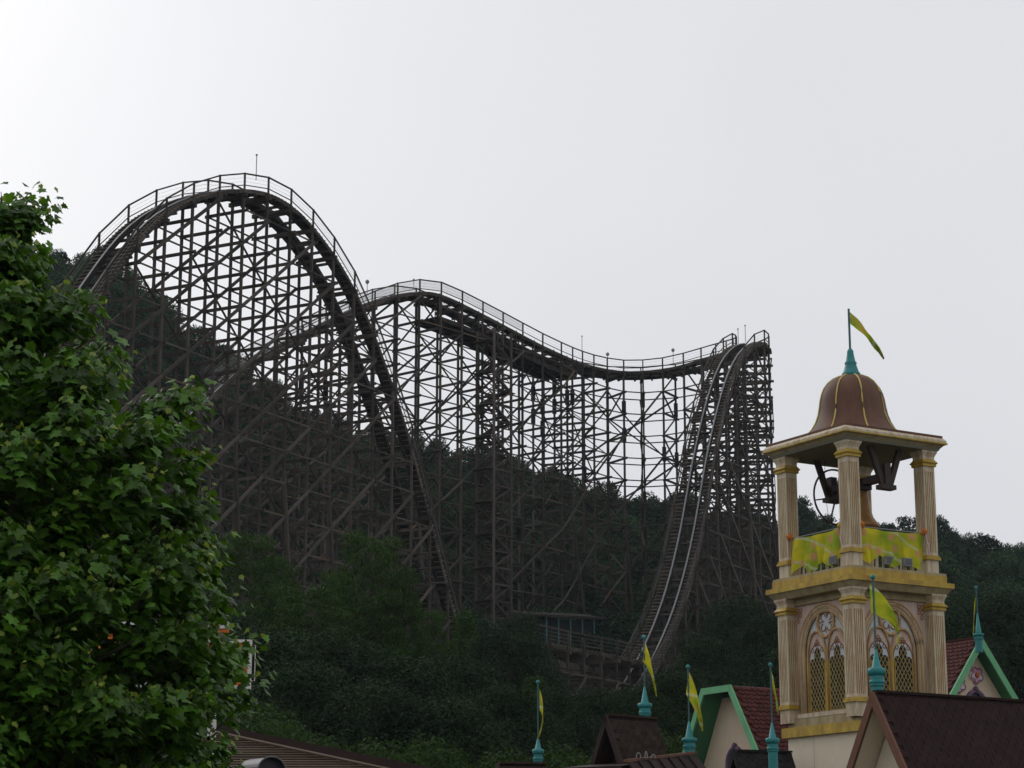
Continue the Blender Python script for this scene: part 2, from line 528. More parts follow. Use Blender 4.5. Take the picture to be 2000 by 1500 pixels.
TIER = 2.45
HW = 1.6            # half width of a bent
def track(path, s0=0.0, s1=None, tread=0.45, td=0.24, tie=2, deck=False, rails='steel', hand=(True, True), pitch=3.1, screen=None):
    L1 = path.l[-1] if s1 is None else s1
    # rails and timber stacks, in short straight lengths
    n = int((L1 - s0) / 1.6)
    prev = None
    for i in range(n + 1):
        p, t, lat, up = path.at(path.l, s0 + (L1 - s0) * i / n)
        if prev:
            q, t2, lat2, up2 = prev
            e = t * 0.03
            for sgn in (-1, 1):
                a = q + lat2 * (0.68 * sgn); b = p + lat * (0.68 * sgn) + e
                be('running_rail', a + up2 * 0.03, b + up * 0.03, 0.15, 0.05, up)
                be('track_stack', a - up2 * 0.17, b - up * 0.17, 0.22, 0.32, up)
                a = q + lat2 * (1.52 * sgn); b = p + lat * (1.52 * sgn) + e
                be('side_stringer', a - up2 * 0.22, b - up * 0.22, 0.09, 0.30, up)
                if deck:
                    a = q + lat2 * (1.16 * sgn); b = p + lat * (1.16 * sgn) + e
                    be('walkway_board', a - up2 * 0.17, b - up * 0.17, 0.70, 0.04, up)
        prev = (p, t, lat, up)
    m = int((L1 - s0) / tread)
    for i in range(m):
        p, t, lat, up = path.at(path.l, s0 + tread * (i + 0.5))
        for sgn in (-1, 1):
            be('walkway_tread', p + lat * (0.86 * sgn) - up * 0.1, p + lat * (1.6 * sgn) - up * 0.1, 0.05, td, t if abs(t.z) < 0.3 else Vector((t.x, t.y, 0.25)).normalized())
        if i % tie == 0:
            be('cross_tie', p - lat * 1.62 - up * 0.42, p + lat * 1.62 - up * 0.42, 0.2, 0.14, t)
def handrails(path, pitch, sides, h0=0.0, h1=None, mesh=None, rails=(1.12, 0.78, 0.45), top=1.12):
    H1 = path.h[-1] if h1 is None else h1
    k0 = math.ceil(h0 / pitch); k1 = int(H1 / pitch)
    for sgn in sides:
        prev = None
        for k in range(k0, k1 + 1):
            p, t, lat, up = path.at(path.h, k * pitch)
            b = p + lat * (1.66 * sgn)
            c = b + Vector((0, 0, top))
            be('handrail_post', b - Vector((0, 0, 0.5)), c + Vector((0, 0, 0.06)), 0.12, 0.12, t)
            if prev is not None:
                pb, pc = prev
                be('handrail', pc, c, 0.09, 0.11)
                be('guard_board', pb + Vector((0, 0, 0.22)), b + Vector((0, 0, 0.22)), 0.05, 0.07)
                for r in (0.5, 0.8):
                    be('guard_wire', pb + Vector((0, 0, r)), b + Vector((0, 0, r)), 0.012, 0.012)
                if mesh and (proj(b) or (9999,))[0] < 1040:
                    mbs = MB()
                    nn = 34
                    for q in range(1, nn):
                        a1 = pb.lerp(b, q / nn)
                        mbs.beam(a1 + Vector((0, 0, 0.25)), a1 + Vector((0, 0, 1.08)), 0.009, 0.009)
                    for q in range(9):
                        z = Vector((0, 0, 0.28 + q * 0.095))
                        mbs.beam(pb + z, b + z, 0.009, 0.009)
                    mbs.build('mesh_screen', 'wire', coaster, world=True)
            prev = (b, c)
def bents(path, pitch, h0=0.0, h1=None, up_mod=2, dn_mod=3, bat_every=1, dn_sides=(-1, 1), batter=(0, 0), bat_h=0.6, zig=True, zoff=0.0, sleeve=0.0, off=-0.5, back=True, bw=0.24):
    H1 = path.h[-1] if h1 is None else h1
    k0 = math.ceil(h0 / pitch); k1 = int(H1 / pitch)
    B = []
    for k in range(k0, k1 + 1):
        p, t, lat, up = path.at(path.h, k * pitch)
        lat = Vector((lat.x, lat.y, 0)).normalized()
        th = Vector((t.x, t.y, 0)).normalized()
        row = {}
        top = p.z + off
        for sgn in (-1, 1):
            b = p + lat * (HW * sgn)
            g = gz(b.x, b.y) - 0.3
            row[sgn] = (Vector((b.x, b.y, 0)), g, top)
            be('post', (b.x, b.y, g), (b.x, b.y, top + 0.1), 0.18, 0.18, th)
            if sleeve and random.random() < sleeve:
                for _ in range(3):
                    zc = random.uniform(g + 8, top - 2)
                    be('splice_sleeve', (b.x, b.y, zc - 0.8), (b.x, b.y, zc + 0.8), 0.36, 0.32, th)
        B.append((k, p, lat, th, row, top))
        be('bent_cap', p + lat * (HW + 0.3) + Vector((0, 0, off - 0.06)), p - lat * (HW + 0.3) + Vector((0, 0, off - 0.06)), 0.24, 0.3)
        gmin = min(row[-1][1], row[1][1])
        n0 = math.ceil((gmin + 1.0 - zoff) / TIER); n1 = int((top - 0.7 - zoff) / TIER)
        for n in range(n0, n1 + 1):
            z = zoff + n * TIER
            a = row[-1][0] + Vector((0, 0, z)); c = row[1][0] + Vector((0, 0, z))
            s = th * 0.15
            jit = random.uniform(0.2, 0.42)
            be('ledger', a - lat * jit + s, c + lat * jit + s, 0.1, 0.24)
            if zig and z + TIER < top + 0.3:
                zz = Vector((0, 0, TIER))
                if (n + k) % 2 == 0:
                    be('transverse_brace', a - th * 0.13, c + zz - th * 0.13, 0.07, 0.18, th)
                else:
                    be('transverse_brace', c - th * 0.13, a + zz - th * 0.13, 0.07, 0.18, th)
        for sgn, run in zip((-1, 1), batter):
            if run <= 0 or k % bat_every: continue
            hgt = top - gmin
            if hgt < 12: continue
            zt = gmin + hgt * bat_h
            a = row[sgn][0]
            f0 = a + lat * (sgn * run * hgt * bat_h)
            gg = gz(f0.x, f0.y) - 0.3
            be('batter_leg', (f0.x, f0.y, gg), (a.x, a.y, zt), 0.22, 0.2, th)
            nn = math.ceil((gg + 2 - zoff) / TIER)
            while zoff + nn * TIER < zt - 1.5:
                z = zoff + nn * TIER
                u = (z - gg) / (zt - gg)
                q = f0.lerp(a, u); q.z = z
                be('ledger', q, Vector((a.x, a.y, z)), 0.08, 0.2)
                if nn % 2 == 0:
                    u2 = min(1, (z + 2*TIER - gg) / (zt - gg))
                    q2 = f0.lerp(a, u2); q2.z = z + 2*TIER
                    be('transverse_brace', Vector((a.x, a.y, z)), q2, 0.07, 0.16, th)
                nn += 1
    for (k, p, lat, th, row, top), (k_, p_, lat_, th_, row_, top_) in zip(B[:-1], B[1:]):
        lo = max(min(row[1][1], row[-1][1]), min(row_[1][1], row_[-1][1]))
        n0 = math.ceil((lo + 0.8 - zoff) / TIER)
        n1 = int((max(top, top_) + 0.2 - zoff) / TIER)
        for sgn in (-1, 1):
            A = row[sgn][0] + lat * (sgn * 0.16); C = row_[sgn][0] + lat_ * (sgn * 0.16)
            for n in range(n0, n1 + 1):
                z = zoff + n * TIER
                if z < min(top, top_) - 0.4:
                    be('longitudinal_girt', A + Vector((0, 0, z)), C + Vector((0, 0, z)), 0.07, 0.12)
                zz = z + TIER
                if (n - k) % up_mod == 0 and z < top - 0.2 and zz < top_ + 0.1 and (back or sgn > 0):
                    be('diagonal_brace', A + lat * (sgn*0.1) + Vector((0, 0, z)), C + lat_ * (sgn*0.1) + Vector((0, 0, zz)), 0.09, bw)
                if sgn in dn_sides and (n + k) % dn_mod == 0 and zz < top + 0.1 and z < top_ - 0.2:
                    be('counter_brace', A - lat * (sgn*0.32) + Vector((0, 0, zz)), C - lat_ * (sgn*0.32) + Vector((0, 0, z)), 0.08, 0.15)
    return B

# --- humped hill: runs away from the viewer to the right (about 62 degrees from the picture plane)
HD = Vector((math.cos(rad(62)), math.sin(rad(62)), 0))
a0 = P(452, 378, 155)
hill_px = [(-40, 960), (40, 780), (110, 650), (165, 570), (215, 498), (262, 443), (310, 408), (355, 388), (405, 375), (452, 373), (500, 383), (548, 413), (600, 470),
           (650, 545), (690, 628), (722, 712), (752, 800), (780, 892), (803, 985), (825, 1070), (846, 1150), (863, 1220), (885, 1290), (925, 1340), (975, 1360)]
hill = Path([PP(x, y, a0.x, a0.y, HD.x, HD.y) for x, y in hill_px], 50)
track(hill, td=0.3, tie=3, deck=True)
handrails(hill, 3.1, (-1, 1))
bents(hill, 3.1, up_mod=2, dn_mod=3, batter=(0.0, 0.09), bat_h=0.5, bat_every=2, zig=False, dn_sides=(1,), zoff=0.6, bw=0.25)

# --- lift, pre-drop and turn, then the steep drop towards the viewer
ap = P(808, 572, 203)
LD = Vector((math.cos(rad(50)), math.sin(rad(50)), 0))
lift_px = [(180, 985), (280, 885), (380, 795), (480, 708), (560, 668), (640, 628), (700, 600), (755, 580), (808, 573), (850, 583), (930, 622), (1010, 664), (1062, 690)]
pts = [PP(x, y, ap.x, ap.y, LD.x, LD.y) for x, y in lift_px]
for px, py, Y in ((1115, 711, 225.5), (1160, 723, 230), (1210, 730, 232.5), (1268, 729, 233), (1325, 722, 231.5)):
    pts.append(P(px, py, Y))
pts.append(P(1385, 706, 228.5)); pts.append(P(1440, 690, 223.5)); pts.append(P(1470, 680, 217.0))
drop0 = P(1467, 672, 211)
DD = Vector((math.cos(rad(62)), math.sin(rad(62)), 0))
lift = Path(pts + [drop0], 30)
drop_px = [(1485, 690), (1467, 668), (1447, 675), (1424, 700), (1404, 745), (1388, 800), (1374, 860), (1362, 920), (1351, 985), (1339, 1050), (1324, 1115), (1305, 1180), (1282, 1240), (1255, 1295), (1225, 1345), (1185, 1385), (1130, 1412)]
dpts = [PP(x, y, drop0.x, drop0.y, DD.x, DD.y) for x, y in drop_px]
dpts[0] = lift.at(lift.l, lift.l[-1] - 2.0)[0]
drop = Path(dpts, 30)
track(lift, tread=0.5, td=0.36, tie=3, deck=True)
handrails(lift, 3.1, (-1, 1), mesh=(0, 72))
bl = bents(lift, 3.1, up_mod=3, dn_mod=5, batter=(0.0, 0.12), bat_h=0.5, bat_every=4, zoff=0.2, sleeve=0.5, bw=0.2)
track(drop, tread=0.42, tie=5)
handrails(drop, 2.6, (-1, 1))
bents(drop, 2.6, up_mod=2, dn_mod=3, batter=(0.05, 0.16), bat_h=0.62, bat_every=3, zoff=1.0, bw=0.24)
# lower service deck slung under the lift's far side
def deck():
    hs_ = [0.0] * 2
    h_ap = min(range(len(lift.p)), key=lambda i: (lift.p[i] - ap).length)
    hA = lift.h[h_ap] + 2.0
    prev = None
    for k in range(9):
        p, t, lat, up = lift.at(lift.h, hA + k * 2.9)
        c = p - Vector((0, 0, 2.5 - 0.08 * k))
        if prev is not None:
            for s in (-1.5, -0.75, 0, 0.75, 1.5):
                be('deck_girder', prev[0] + prev[1] * s, c + lat * s, 0.16, 0.42)
            for s in (-0.37, 0.37, 1.1, -1.1):
                be('deck_board', prev[0] + prev[1] * s + Vector((0, 0, 0.2)), c + lat * s + Vector((0, 0, 0.2)), 0.62, 0.05)
            be('handrail', prev[0] + prev[1] * 1.6 + Vector((0, 0, 1.2)), c + lat * 1.6 + Vector((0, 0, 1.2)), 0.07, 0.07)
        for s in (-1.6, 1.6):
            be('hanger', c + lat * s, p + lat * s, 0.1, 0.1)
        prev = (c, lat)
deck()
# zigzag maintenance stair beside the lift
def stair():
    c = P(938, 700, 209)
    th = LD; lat = Vector((th.y, -th.x, 0))
    c = Vector((c.x, c.y, 0)) + lat * 0.5
    z1 = P(938, 655, 209).z; z0 = gz(c.x, c.y)
    for a in (-1.3, 1.3):
        for b in (0.2, 2.4):
            q = c + th * a + lat * b
            be('post', (q.x, q.y, z0 - 0.3), (q.x, q.y, z1), 0.2, 0.2, th)
    z = z0; k = 0
    while z + 1.6 < z1:
        s = 1 if k % 2 == 0 else -1
        b = 0.7 if k % 2 == 0 else 1.8
        a0_ = c - th * (1.2 * s) + lat * b + Vector((0, 0, z)); a1_ = c + th * (1.2 * s) + lat * b + Vector((0, 0, z + 1.6))
        for e in (-0.42, 0.42):
            be('stair_stringer', a0_ + lat * e, a1_ + lat * e, 0.07, 0.28)
            be('handrail', a0_ + lat * e + Vector((0, 0, 1)), a1_ + lat * e + Vector((0, 0, 1)), 0.06, 0.07)
        for i in range(7):
            q = a0_.lerp(a1_, (i + 0.5) / 7)
            be('stair_tread', q - lat * 0.42, q + lat * 0.42, 0.05, 0.26, th)
        q = c + th * (1.6 * s) + Vector((0, 0, z + 1.6))
        be('stair_landing', q + lat * 0.2, q + lat * 2.4, 0.08, 0.8, th)
        for b2 in (0.2, 2.4):
            be('ledger', c - th * 1.4 + lat * b2 + Vector((0, 0, z)), c + th * 1.4 + lat * b2 + Vector((0, 0, z)), 0.08, 0.2)
            be('diagonal_brace', c - th * (1.3*s) + lat * b2 + Vector((0, 0, z)), c + th * (1.3*s) + lat * b2 + Vector((0, 0, z + 1.6)), 0.07, 0.16)
        z += 1.6; k += 1
stair()
# low trestle at the foot
low = Path([P(960, 1238, 168), P(1040, 1256, 172), P(1100, 1268, 176), P(1160, 1278, 180), P(1220, 1290, 186), P(1290, 1300, 194)], 30)
track(low, tread=0.6)
handrails(low, 2.6, (1,))
bents(low, 2.6, up_mod=2, dn_mod=2, zoff=0.3)

# thin lightning rods and lamps standing on the rails
def rod(px, py_top, py_bot, Y, knob):
    a = P(px, py_bot, Y); b = P(px, py_top, Y); b.x = a.x; b.y = a.y
    m = MB(); m.tube([a, b], 0.035, 5)
    o = m.build('lightning_rod' if knob < 2 else 'lamp_pole', 'wire', coaster, world=True)
    k = MB()
    if knob == 1: k.lathe([(0.0, -0.06), (0.09, -0.02), (0.09, 0.05), (0.02, 0.1)], b, 8)
    else: k.lathe([(0.03, -0.1), (0.16, 0.0), (0.2, 0.16), (0.12, 0.3), (0.02, 0.34)], b, 8)
    k.build('knob' if knob == 1 else 'lamp_head', 'wire', o, world=False)
rod(500, 303, 352, 156, 1); rod(717, 553, 575, 197, 2); rod(808, 546, 560, 203, 1); rod(1137, 657, 716, 228, 1)
rod(1187, 694, 722, 231, 2); rod(1315, 686, 715, 232, 2); rod(1442, 643, 672, 214, 1); rod(1456, 636, 668, 216, 1)

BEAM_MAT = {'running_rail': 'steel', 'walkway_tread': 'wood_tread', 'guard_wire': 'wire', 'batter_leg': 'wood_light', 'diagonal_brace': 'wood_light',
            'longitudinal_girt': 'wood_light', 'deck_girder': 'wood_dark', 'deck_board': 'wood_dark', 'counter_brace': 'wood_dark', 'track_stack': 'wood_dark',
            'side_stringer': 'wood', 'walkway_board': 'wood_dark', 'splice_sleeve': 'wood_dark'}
UNIT = MB().box((-0.5, -0.5, -0.5), (0.5, 0.5, 0.5))
UNIT_ME = {}
def flush_beams(parent):
    PW = parent_world(parent).inverted()
    for kind, L in BE.items():
        m = BEAM_MAT.get(kind, 'wood')
        def score(r):
            c = proj((r[0] + r[1]) / 2)
            if c is None: return 0
            a = proj(r[0]); b = proj(r[1])
            inside = any(-5 < q[0] < 2005 and -5 < q[1] < 1505 for q in (a, b, c) if q)
            ln = math.hypot(a[0]-b[0], a[1]-b[1]) + 2
            vis = 1.0
            if c[0] < 480 and c[1] > 420 + 1.05 * max(0, c[0]): vis = 0.05          # behind the broad-leaved tree
            if c[1] > 1230 and c[0] < 1000: vis = 0.1
            return (ln * vis * max(r[2], r[3]) / c[2]) if inside else 0
        L2 = sorted(L, key=score, reverse=True)
        cap = 300
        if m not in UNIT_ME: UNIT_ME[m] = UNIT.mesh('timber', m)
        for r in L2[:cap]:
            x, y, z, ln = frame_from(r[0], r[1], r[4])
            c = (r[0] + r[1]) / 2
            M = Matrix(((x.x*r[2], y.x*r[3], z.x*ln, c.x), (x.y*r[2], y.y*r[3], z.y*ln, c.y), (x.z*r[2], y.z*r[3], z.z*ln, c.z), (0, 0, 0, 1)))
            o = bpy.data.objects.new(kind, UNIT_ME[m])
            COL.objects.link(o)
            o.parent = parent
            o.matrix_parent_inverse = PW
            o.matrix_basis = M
        if L2[cap:]:
            mb = MB()
            for r in L2[cap:]: mb.beam(r[0], r[1], r[2], r[3], r[4])
            mb.build(kind + 's_beyond', m, parent, kind='stuff', world=True)
flush_beams(coaster)

# ------------------------------------------------------------------ service shed and stone wall at the coaster's foot
def shed():
    c = P(1085, 1255, 199)
    e = empty('service_shed', (c.x, c.y, gz(c.x, c.y)), rad(20))
    tag(e, 'dark low service shed with overhanging roof under the coaster turn', 'shed')
    g = 0.0
    h = P(1095, 1205, 196).z - gz(c.x, c.y)
    MB().box((-3.2, -1.6, -0.4), (3.2, 1.8, h - 0.05)).build('wall', 'shed_wall', e)
    r = MB()
    r.prism([(-4.0, -2.6, h), (4.0, -2.6, h), (4.0, 2.4, h + 0.9), (-4.0, 2.4, h + 0.9)], (0, 0, 0), (0, 0, 0.22))
    r.build('roof', 'wood_dark', e)
    for i in range(6):
        x = -2.9 + i * 1.16
        MB().box((x - 0.05, -2.35, -0.4), (x + 0.05, -2.25, h)).build('post', 'pole', e)
        if i < 5: MB().box((x + 0.12, -1.66, 0.6), (x + 1.0, -1.602, h - 0.6)).build('pane', 'void', e)
shed()
def stone_wall():
    a = P(1030, 1330, 178); b = P(1235, 1345, 192)
    e = empty('retaining_wall', (a.x, a.y, gz(a.x, a.y)))
    tag(e, 'weathered stone retaining wall behind the low coaster trestle', 'wall')
    d = Vector((b.x - a.x, b.y - a.y, 0)); L = d.length; d.normalize()
    ang = math.atan2(d.y, d.x)
    zt = P(1030, 1290, 178).z - gz(a.x, a.y)
    me = MB().box((-0.5, -0.5, -0.5), (0.5, 0.5, 0.5)).mesh('stone_block', 'stone')
    base = MB(); base.prism([(-1, 0.25, -0.5), (L, 0.25, -0.5), (L, 0.25, zt), (-1, 0.25, zt)], (0, 0, 0), (0, 0.5, 0))
    bo = base.build('core', 'stone', e); bo.rotation_euler.z = ang
    row = 0; z = 0.0
    while z < zt:
        h = random.uniform(0.55, 0.75); x = -1 + random.uniform(0, 0.5)
        while x < L:
            wd = random.uniform(0.7, 1.3)
            M = Matrix.Rotation(ang, 4, 'Z') @ Matrix.Translation((x + wd/2, 0.12 + random.uniform(-0.05, 0.05), z + h/2)) @ Matrix.Diagonal((wd - 0.05, 0.4, h - 0.05, 1))
            add('stone', me, e, M)
            x += wd
        z += h
stone_wall()

# ------------------------------------------------------------------ foliage
def leaf_cloud(centers, radii, n_each, size, seed, flat=0.75, up=0.5, hollow=0.45):
    """leaf-sized faces spread through clumps; returns verts, faces (numpy)"""
    g = np.random.default_rng(seed)
    V = []
    for c, r, n in zip(centers, radii, n_each):
        d = g.normal(size=(n, 3)); d /= np.linalg.norm(d, axis=1)[:, None]
        rr = r * (hollow + (1 - hollow) * g.random(n) ** 0.6)
        rr *= 1 + 0.25 * g.normal(size=n) * 0.5
        p = np.array(c) + d * rr[:, None] * np.array([1, 1, flat])
        nrm = d * 0.6 + g.normal(size=(n, 3)) * 0.6 + np.array([0, 0, up])
        nrm /= np.linalg.norm(nrm, axis=1)[:, None]
        a = np.cross(nrm, g.normal(size=(n, 3))); a /= np.linalg.norm(a, axis=1)[:, None]
        b = np.cross(nrm, a)
        s = size * (0.6 + 0.8 * g.random(n))[:, None]
        q = np.stack([p - a * s, p - b * s * 0.45 + a * s * 0.1, p + a * s, p + b * s * 0.45 + a * s * 0.1], axis=1)
        q[:, 1] += nrm * s * 0.12; q[:, 3] += nrm * s * 0.12
        V.append(q.reshape(-1, 3))
    V = np.concatenate(V)
    return V
def quads_mesh(name, V, m, nv=4):
    me = bpy.data.meshes.new(name)
    n = len(V); k = n // nv
    me.vertices.add(n); me.vertices.foreach_set('co', V.astype(np.float32).ravel())
    me.loops.add(n); me.loops.foreach_set('vertex_index', np.arange(n, dtype=np.int32))
    me.polygons.add(k)
    me.polygons.foreach_set('loop_start', np.arange(0, n, nv, dtype=np.int32))
    me.polygons.foreach_set('loop_total', np.full(k, nv, dtype=np.int32))
    me.materials.append(MATS[m])
    me.update(calc_edges=True)
    return me
def limb_mesh(name, H, R, seed, crown0, nlimb, spread):
    g = random.Random(seed)
    m = MB()
    pts = [Vector((0, 0, -0.4))]; rs = [R * 1.3]
    x = y = 0
    for i in range(1, 7):
        x += g.uniform(-0.12, 0.12) * H / 8; y += g.uniform(-0.12, 0.12) * H / 8
        pts.append(Vector((x, y, H * 0.92 * i / 6))); rs.append(R * (1 - 0.14 * i))
    m.tube(pts, rs, 7)
    for i in range(nlimb):
        t = g.uniform(crown0, 0.85)
        k = min(5, int(t * 6)); b = pts[k].lerp(pts[k+1], t * 6 - k)
        a = g.uniform(0, 6.28); l = spread * (1.1 - t) * g.uniform(0.9, 1.4)
        q = b + Vector((math.cos(a) * l * 0.5, math.sin(a) * l * 0.5, l * 0.32)); e = b + Vector((math.cos(a) * l, math.sin(a) * l, l * 0.5))
        m.tube([b, q, e], [R * 0.4, R * 0.25, R * 0.08], 5)
    return m.mesh(name, 'bark', True)
PROTO = {}
def proto(key, H, W, c0, nclump, nleaf, size, m, seed, shape='round', flat=0.75, up=0.5):
    g = np.random.default_rng(seed)
    cs = []; rs = []; ns = []
    for i in range(nclump):
        t = (i + 0.5) / nclump
        z = c0 + (1 - c0) * (0.05 + 0.9 * t)
        if shape == 'round': env = math.sin(math.pi * min(1, 0.12 + 0.82 * t)) ** 0.7
        elif shape == 'cone': env = (1 - t) ** 0.8 * 0.95 + 0.06
        elif shape == 'flat': env = 0.55 + 0.45 * math.sin(math.pi * t)
        else: env = math.sin(math.pi * (0.25 + 0.7 * t)) ** 0.9
        a = i * 2.399 + g.random() * 0.9
        r = W * env * (0.35 + 0.6 * g.random() ** 0.5)
        cr = W * (0.22 + 0.2 * g.random()) * (1.15 if t < 0.7 else 0.85)
        if shape == 'cone': cr *= 0.75
        cs.append((math.cos(a) * r, math.sin(a) * r, z * H)); rs.append(cr); ns.append(int(nleaf * (cr / (0.32 * W)) ** 2))
    V = leaf_cloud(cs, rs, ns, size, seed + 1, flat, up)
    PROTO[key] = (quads_mesh('crown', V, m), limb_mesh('trunk', H, 0.025 * H, seed, c0, 9, W), H, W)
proto('far_a', 10, 4.2, 0.15, 56, 221, 0.20, 'leaf_far', 21)
proto('far_b', 10, 4.0, 0.12, 52, 221, 0.20, 'leaf_far_dark', 22, 'egg')
proto('far_c', 10, 3.6, 0.30, 44, 221, 0.19, 'leaf_far_dark', 23, 'flat', 0.5)
proto('far_d', 10, 2.6, 0.08, 48, 204, 0.18, 'leaf_far_dark', 24, 'cone', 0.7)
proto('mid_a', 11, 3.0, 0.15, 74, 300, 0.10, 'leaf_mid', 31, 'flat', 0.34, 0.9)
proto('mid_b', 10, 4.2, 0.10, 80, 480, 0.10, 'leaf_mid_blue', 32, 'round', 0.7)
proto('mid_c', 9, 2.2, 0.06, 60, 330, 0.09, 'leaf_mid', 33, 'cone', 0.8)
proto('mid_d', 10, 4.4, 0.10, 80, 520, 0.10, 'leaf_mid_blue', 34, 'egg', 0.6)
proto('bush', 5.0, 2.4, 0.02, 44, 380, 0.075, 'leaf_fresh', 35, 'round', 0.7)
def tree(name, key, x, y, H, wid, label, cat, group, rz=None, crown_mat=None):
    cm, tm, H0, W0 = PROTO[key]
    e = empty(name, (x, y, gz(x, y)), random.uniform(0, 6.28) if rz is None else rz)
    s = H / H0; sw = s * wid
    e.scale = (sw, sw * random.uniform(0.92, 1.08), s)
    add('crown', cm, e); add('trunk', tm, e)
    tag(e, label, cat, group)
    return e
# wood on the slope behind the coaster
KINDS = {'far_a': 'leafy round-crowned tree', 'far_b': 'dense dark tree', 'far_c': 'flat-topped dark pine', 'far_d': 'narrow pointed conifer'}
spots = []
y = 200.0
row = 0
while y < 304:
    half = 0.255 * y
    dx = 7.6 if y < 285 else 4.8
    x = -half + (row % 2) * dx / 2
    while x < half + 2:
        xx = x + random.uniform(-1.8, 1.8); yy = y + random.uniform(-1.8, 1.8)
        spots.append((xx, yy))
        x += dx
    y += 8.8 if y < 280 else 7.0; row += 1
for xx, yy in spots:
    a = xx / yy
    key = random.choices(['far_a', 'far_b', 'far_c', 'far_d'], [5, 5, 2, 1.2] if a > 0.02 else [6, 5, 1, 0.3])[0]
    H = random.uniform(7.5, 11.0) if yy < 285 else random.uniform(7.2, 11.2)
    pj = proj((xx, yy, gz(xx, yy) + 8))[0]
    zone = ('seen through the humped hill' if pj < 700 else 'behind the lift and the turn' if pj < 1300 else 'behind the steep drop' if pj < 1520 else 'beyond the bell tower')
    where = ('on the skyline ridge ' if yy > 284 else 'low on the wooded slope ' if yy < 232 else 'midway up the wooded slope ') + zone
    tree('woodland_tree', key, xx, yy, H, random.uniform(0.85, 1.2) if yy < 284 else random.uniform(0.65, 0.95), KINDS[key] + ' ' + where, 'tree', KINDS[key] + 's ' + where)
# undergrowth on that slope, one mass
def undergrowth():
    n = 2600
    g = np.random.default_rng(5)
    cs = []; rs = []; ns = []
    for i in range(n):
        yy = 62 + 238 * g.random(); xx = (g.random() * 2 - 1) * 0.26 * yy
        if yy < 80 and abs(xx) > 11: continue
        cs.append((xx, yy, gz(xx, yy) + 0.5)); rs.append(1.0 + 1.2 * g.random()); ns.append(60)
    V = leaf_cloud(cs, rs, ns, 0.26, 6, 0.7)
    o = bpy.data.objects.new('undergrowth', quads_mesh('undergrowth', V, 'leaf_far'))
    COL.objects.link(o)
    tag(o, 'low dark undergrowth covering the slope beneath the trees and coaster', 'undergrowth', kind='stuff')
undergrowth()
# trees between the houses and the coaster: top pixel, distance, prototype, width, label
MID = [(478, 1035, 108, 'mid_a', 0.75, 'feathery light green tree in front of the humped hill, next to the broad-leaved tree'),
       (725, 1038, 112, 'mid_a', 0.75, 'feathery light green tree with tall crown before the middle of the humped hill'),
       (600, 1140, 100, 'mid_a', 0.8, 'feathery green tree filling the dip between two taller feathery trees'),
       (540, 1090, 112, 'mid_a', 0.5, 'slim feathery tree just behind the feathery tree beside the broad-leaved tree'),
       (835, 1190, 118, 'mid_a', 0.5, 'slim feathery tree against the foot of the humped hill'),
       (660, 1110, 118, 'mid_a', 0.5, 'thin feathery tree close behind the tall feathery tree'),
       (790, 1120, 112, 'mid_a', 0.45, 'thin feathery tree between the tall feathery tree and the hill foot'),
       (908, 1192, 128, 'mid_c', 0.9, 'slim pointed green tree right of the humped hill\'s foot'),
       (985, 1235, 122, 'mid_b', 0.7, 'rounded dark tree before the low trestle\'s start'),
       (1012, 1205, 150, 'mid_b', 0.6, 'dark rounded tree standing against the service shed\'s left end'),
       (940, 1240, 124, 'mid_c', 0.9, 'second slim pointed tree, lower than its neighbour at the hill foot'),
       (520, 1235, 88, 'mid_d', 0.8, 'dark spreading tree above the tan slatted roof'),
       (440, 1200, 90, 'mid_b', 0.7, 'dark rounded tree partly behind the broad-leaved tree'),
       (670, 1245, 86, 'mid_b', 0.75, 'dark rounded tree under the tall feathery tree'),
       (600, 1300, 78, 'mid_d', 0.7, 'low dark spreading tree between slatted roof and feathery trees'),
       (790, 1290, 84, 'mid_d', 0.75, 'dark spreading tree midway between slatted roof and low trestle'),
       (730, 1345, 76, 'mid_b', 0.7, 'low dark rounded tree beyond the slatted roof\'s right end'),
       (890, 1290, 92, 'mid_b', 0.7, 'dark rounded tree below the slim pointed tree'),
       (860, 1370, 76, 'mid_d', 0.7, 'low dark spreading tree in the dip below the pointed trees'),
       (985, 1345, 86, 'mid_d', 0.7, 'dark leafy tree behind the first teal flag finial'),
       (1045, 1320, 112, 'mid_c', 0.9, 'pointed tree left of the stone retaining wall'),
       (1085, 1352, 98, 'mid_b', 0.6, 'dark leafy tree below the stone retaining wall'),
       (1165, 1348, 94, 'mid_d', 0.6, 'dark leafy tree behind the brown gabled roof'),
       (1245, 1340, 100, 'mid_b', 0.6, 'dark leafy tree at the foot of the steep drop'),
       (1330, 1312, 104, 'mid_d', 0.7, 'dark leafy tree behind the clipped green gable'),
       (1437, 1172, 138, 'mid_b', 0.75, 'broad dark tree beside the steep drop\'s timber legs'),
       (1385, 1250, 128, 'mid_d', 0.6, 'dark spreading tree lower right of the steep drop'),
       (1345, 1275, 132, 'mid_c', 1.0, 'small pointed tree touching the steep drop\'s foot'),
       (1500, 1205, 134, 'mid_d', 0.7, 'dark spreading tree half hidden by the bell tower\'s left side'),
       (1560, 1270, 110, 'mid_b', 0.7, 'dark tree standing behind the bell tower'),
       (1885, 1170, 150, 'mid_b', 0.8, 'dark green tree behind the right red-tiled house'),
       (1975, 1160, 150, 'mid_d', 0.9, 'dark green spreading tree right of the pale-gabled house'),
       (1830, 1200, 140, 'mid_d', 0.8, 'dark green tree peeping out right of the bell tower')]
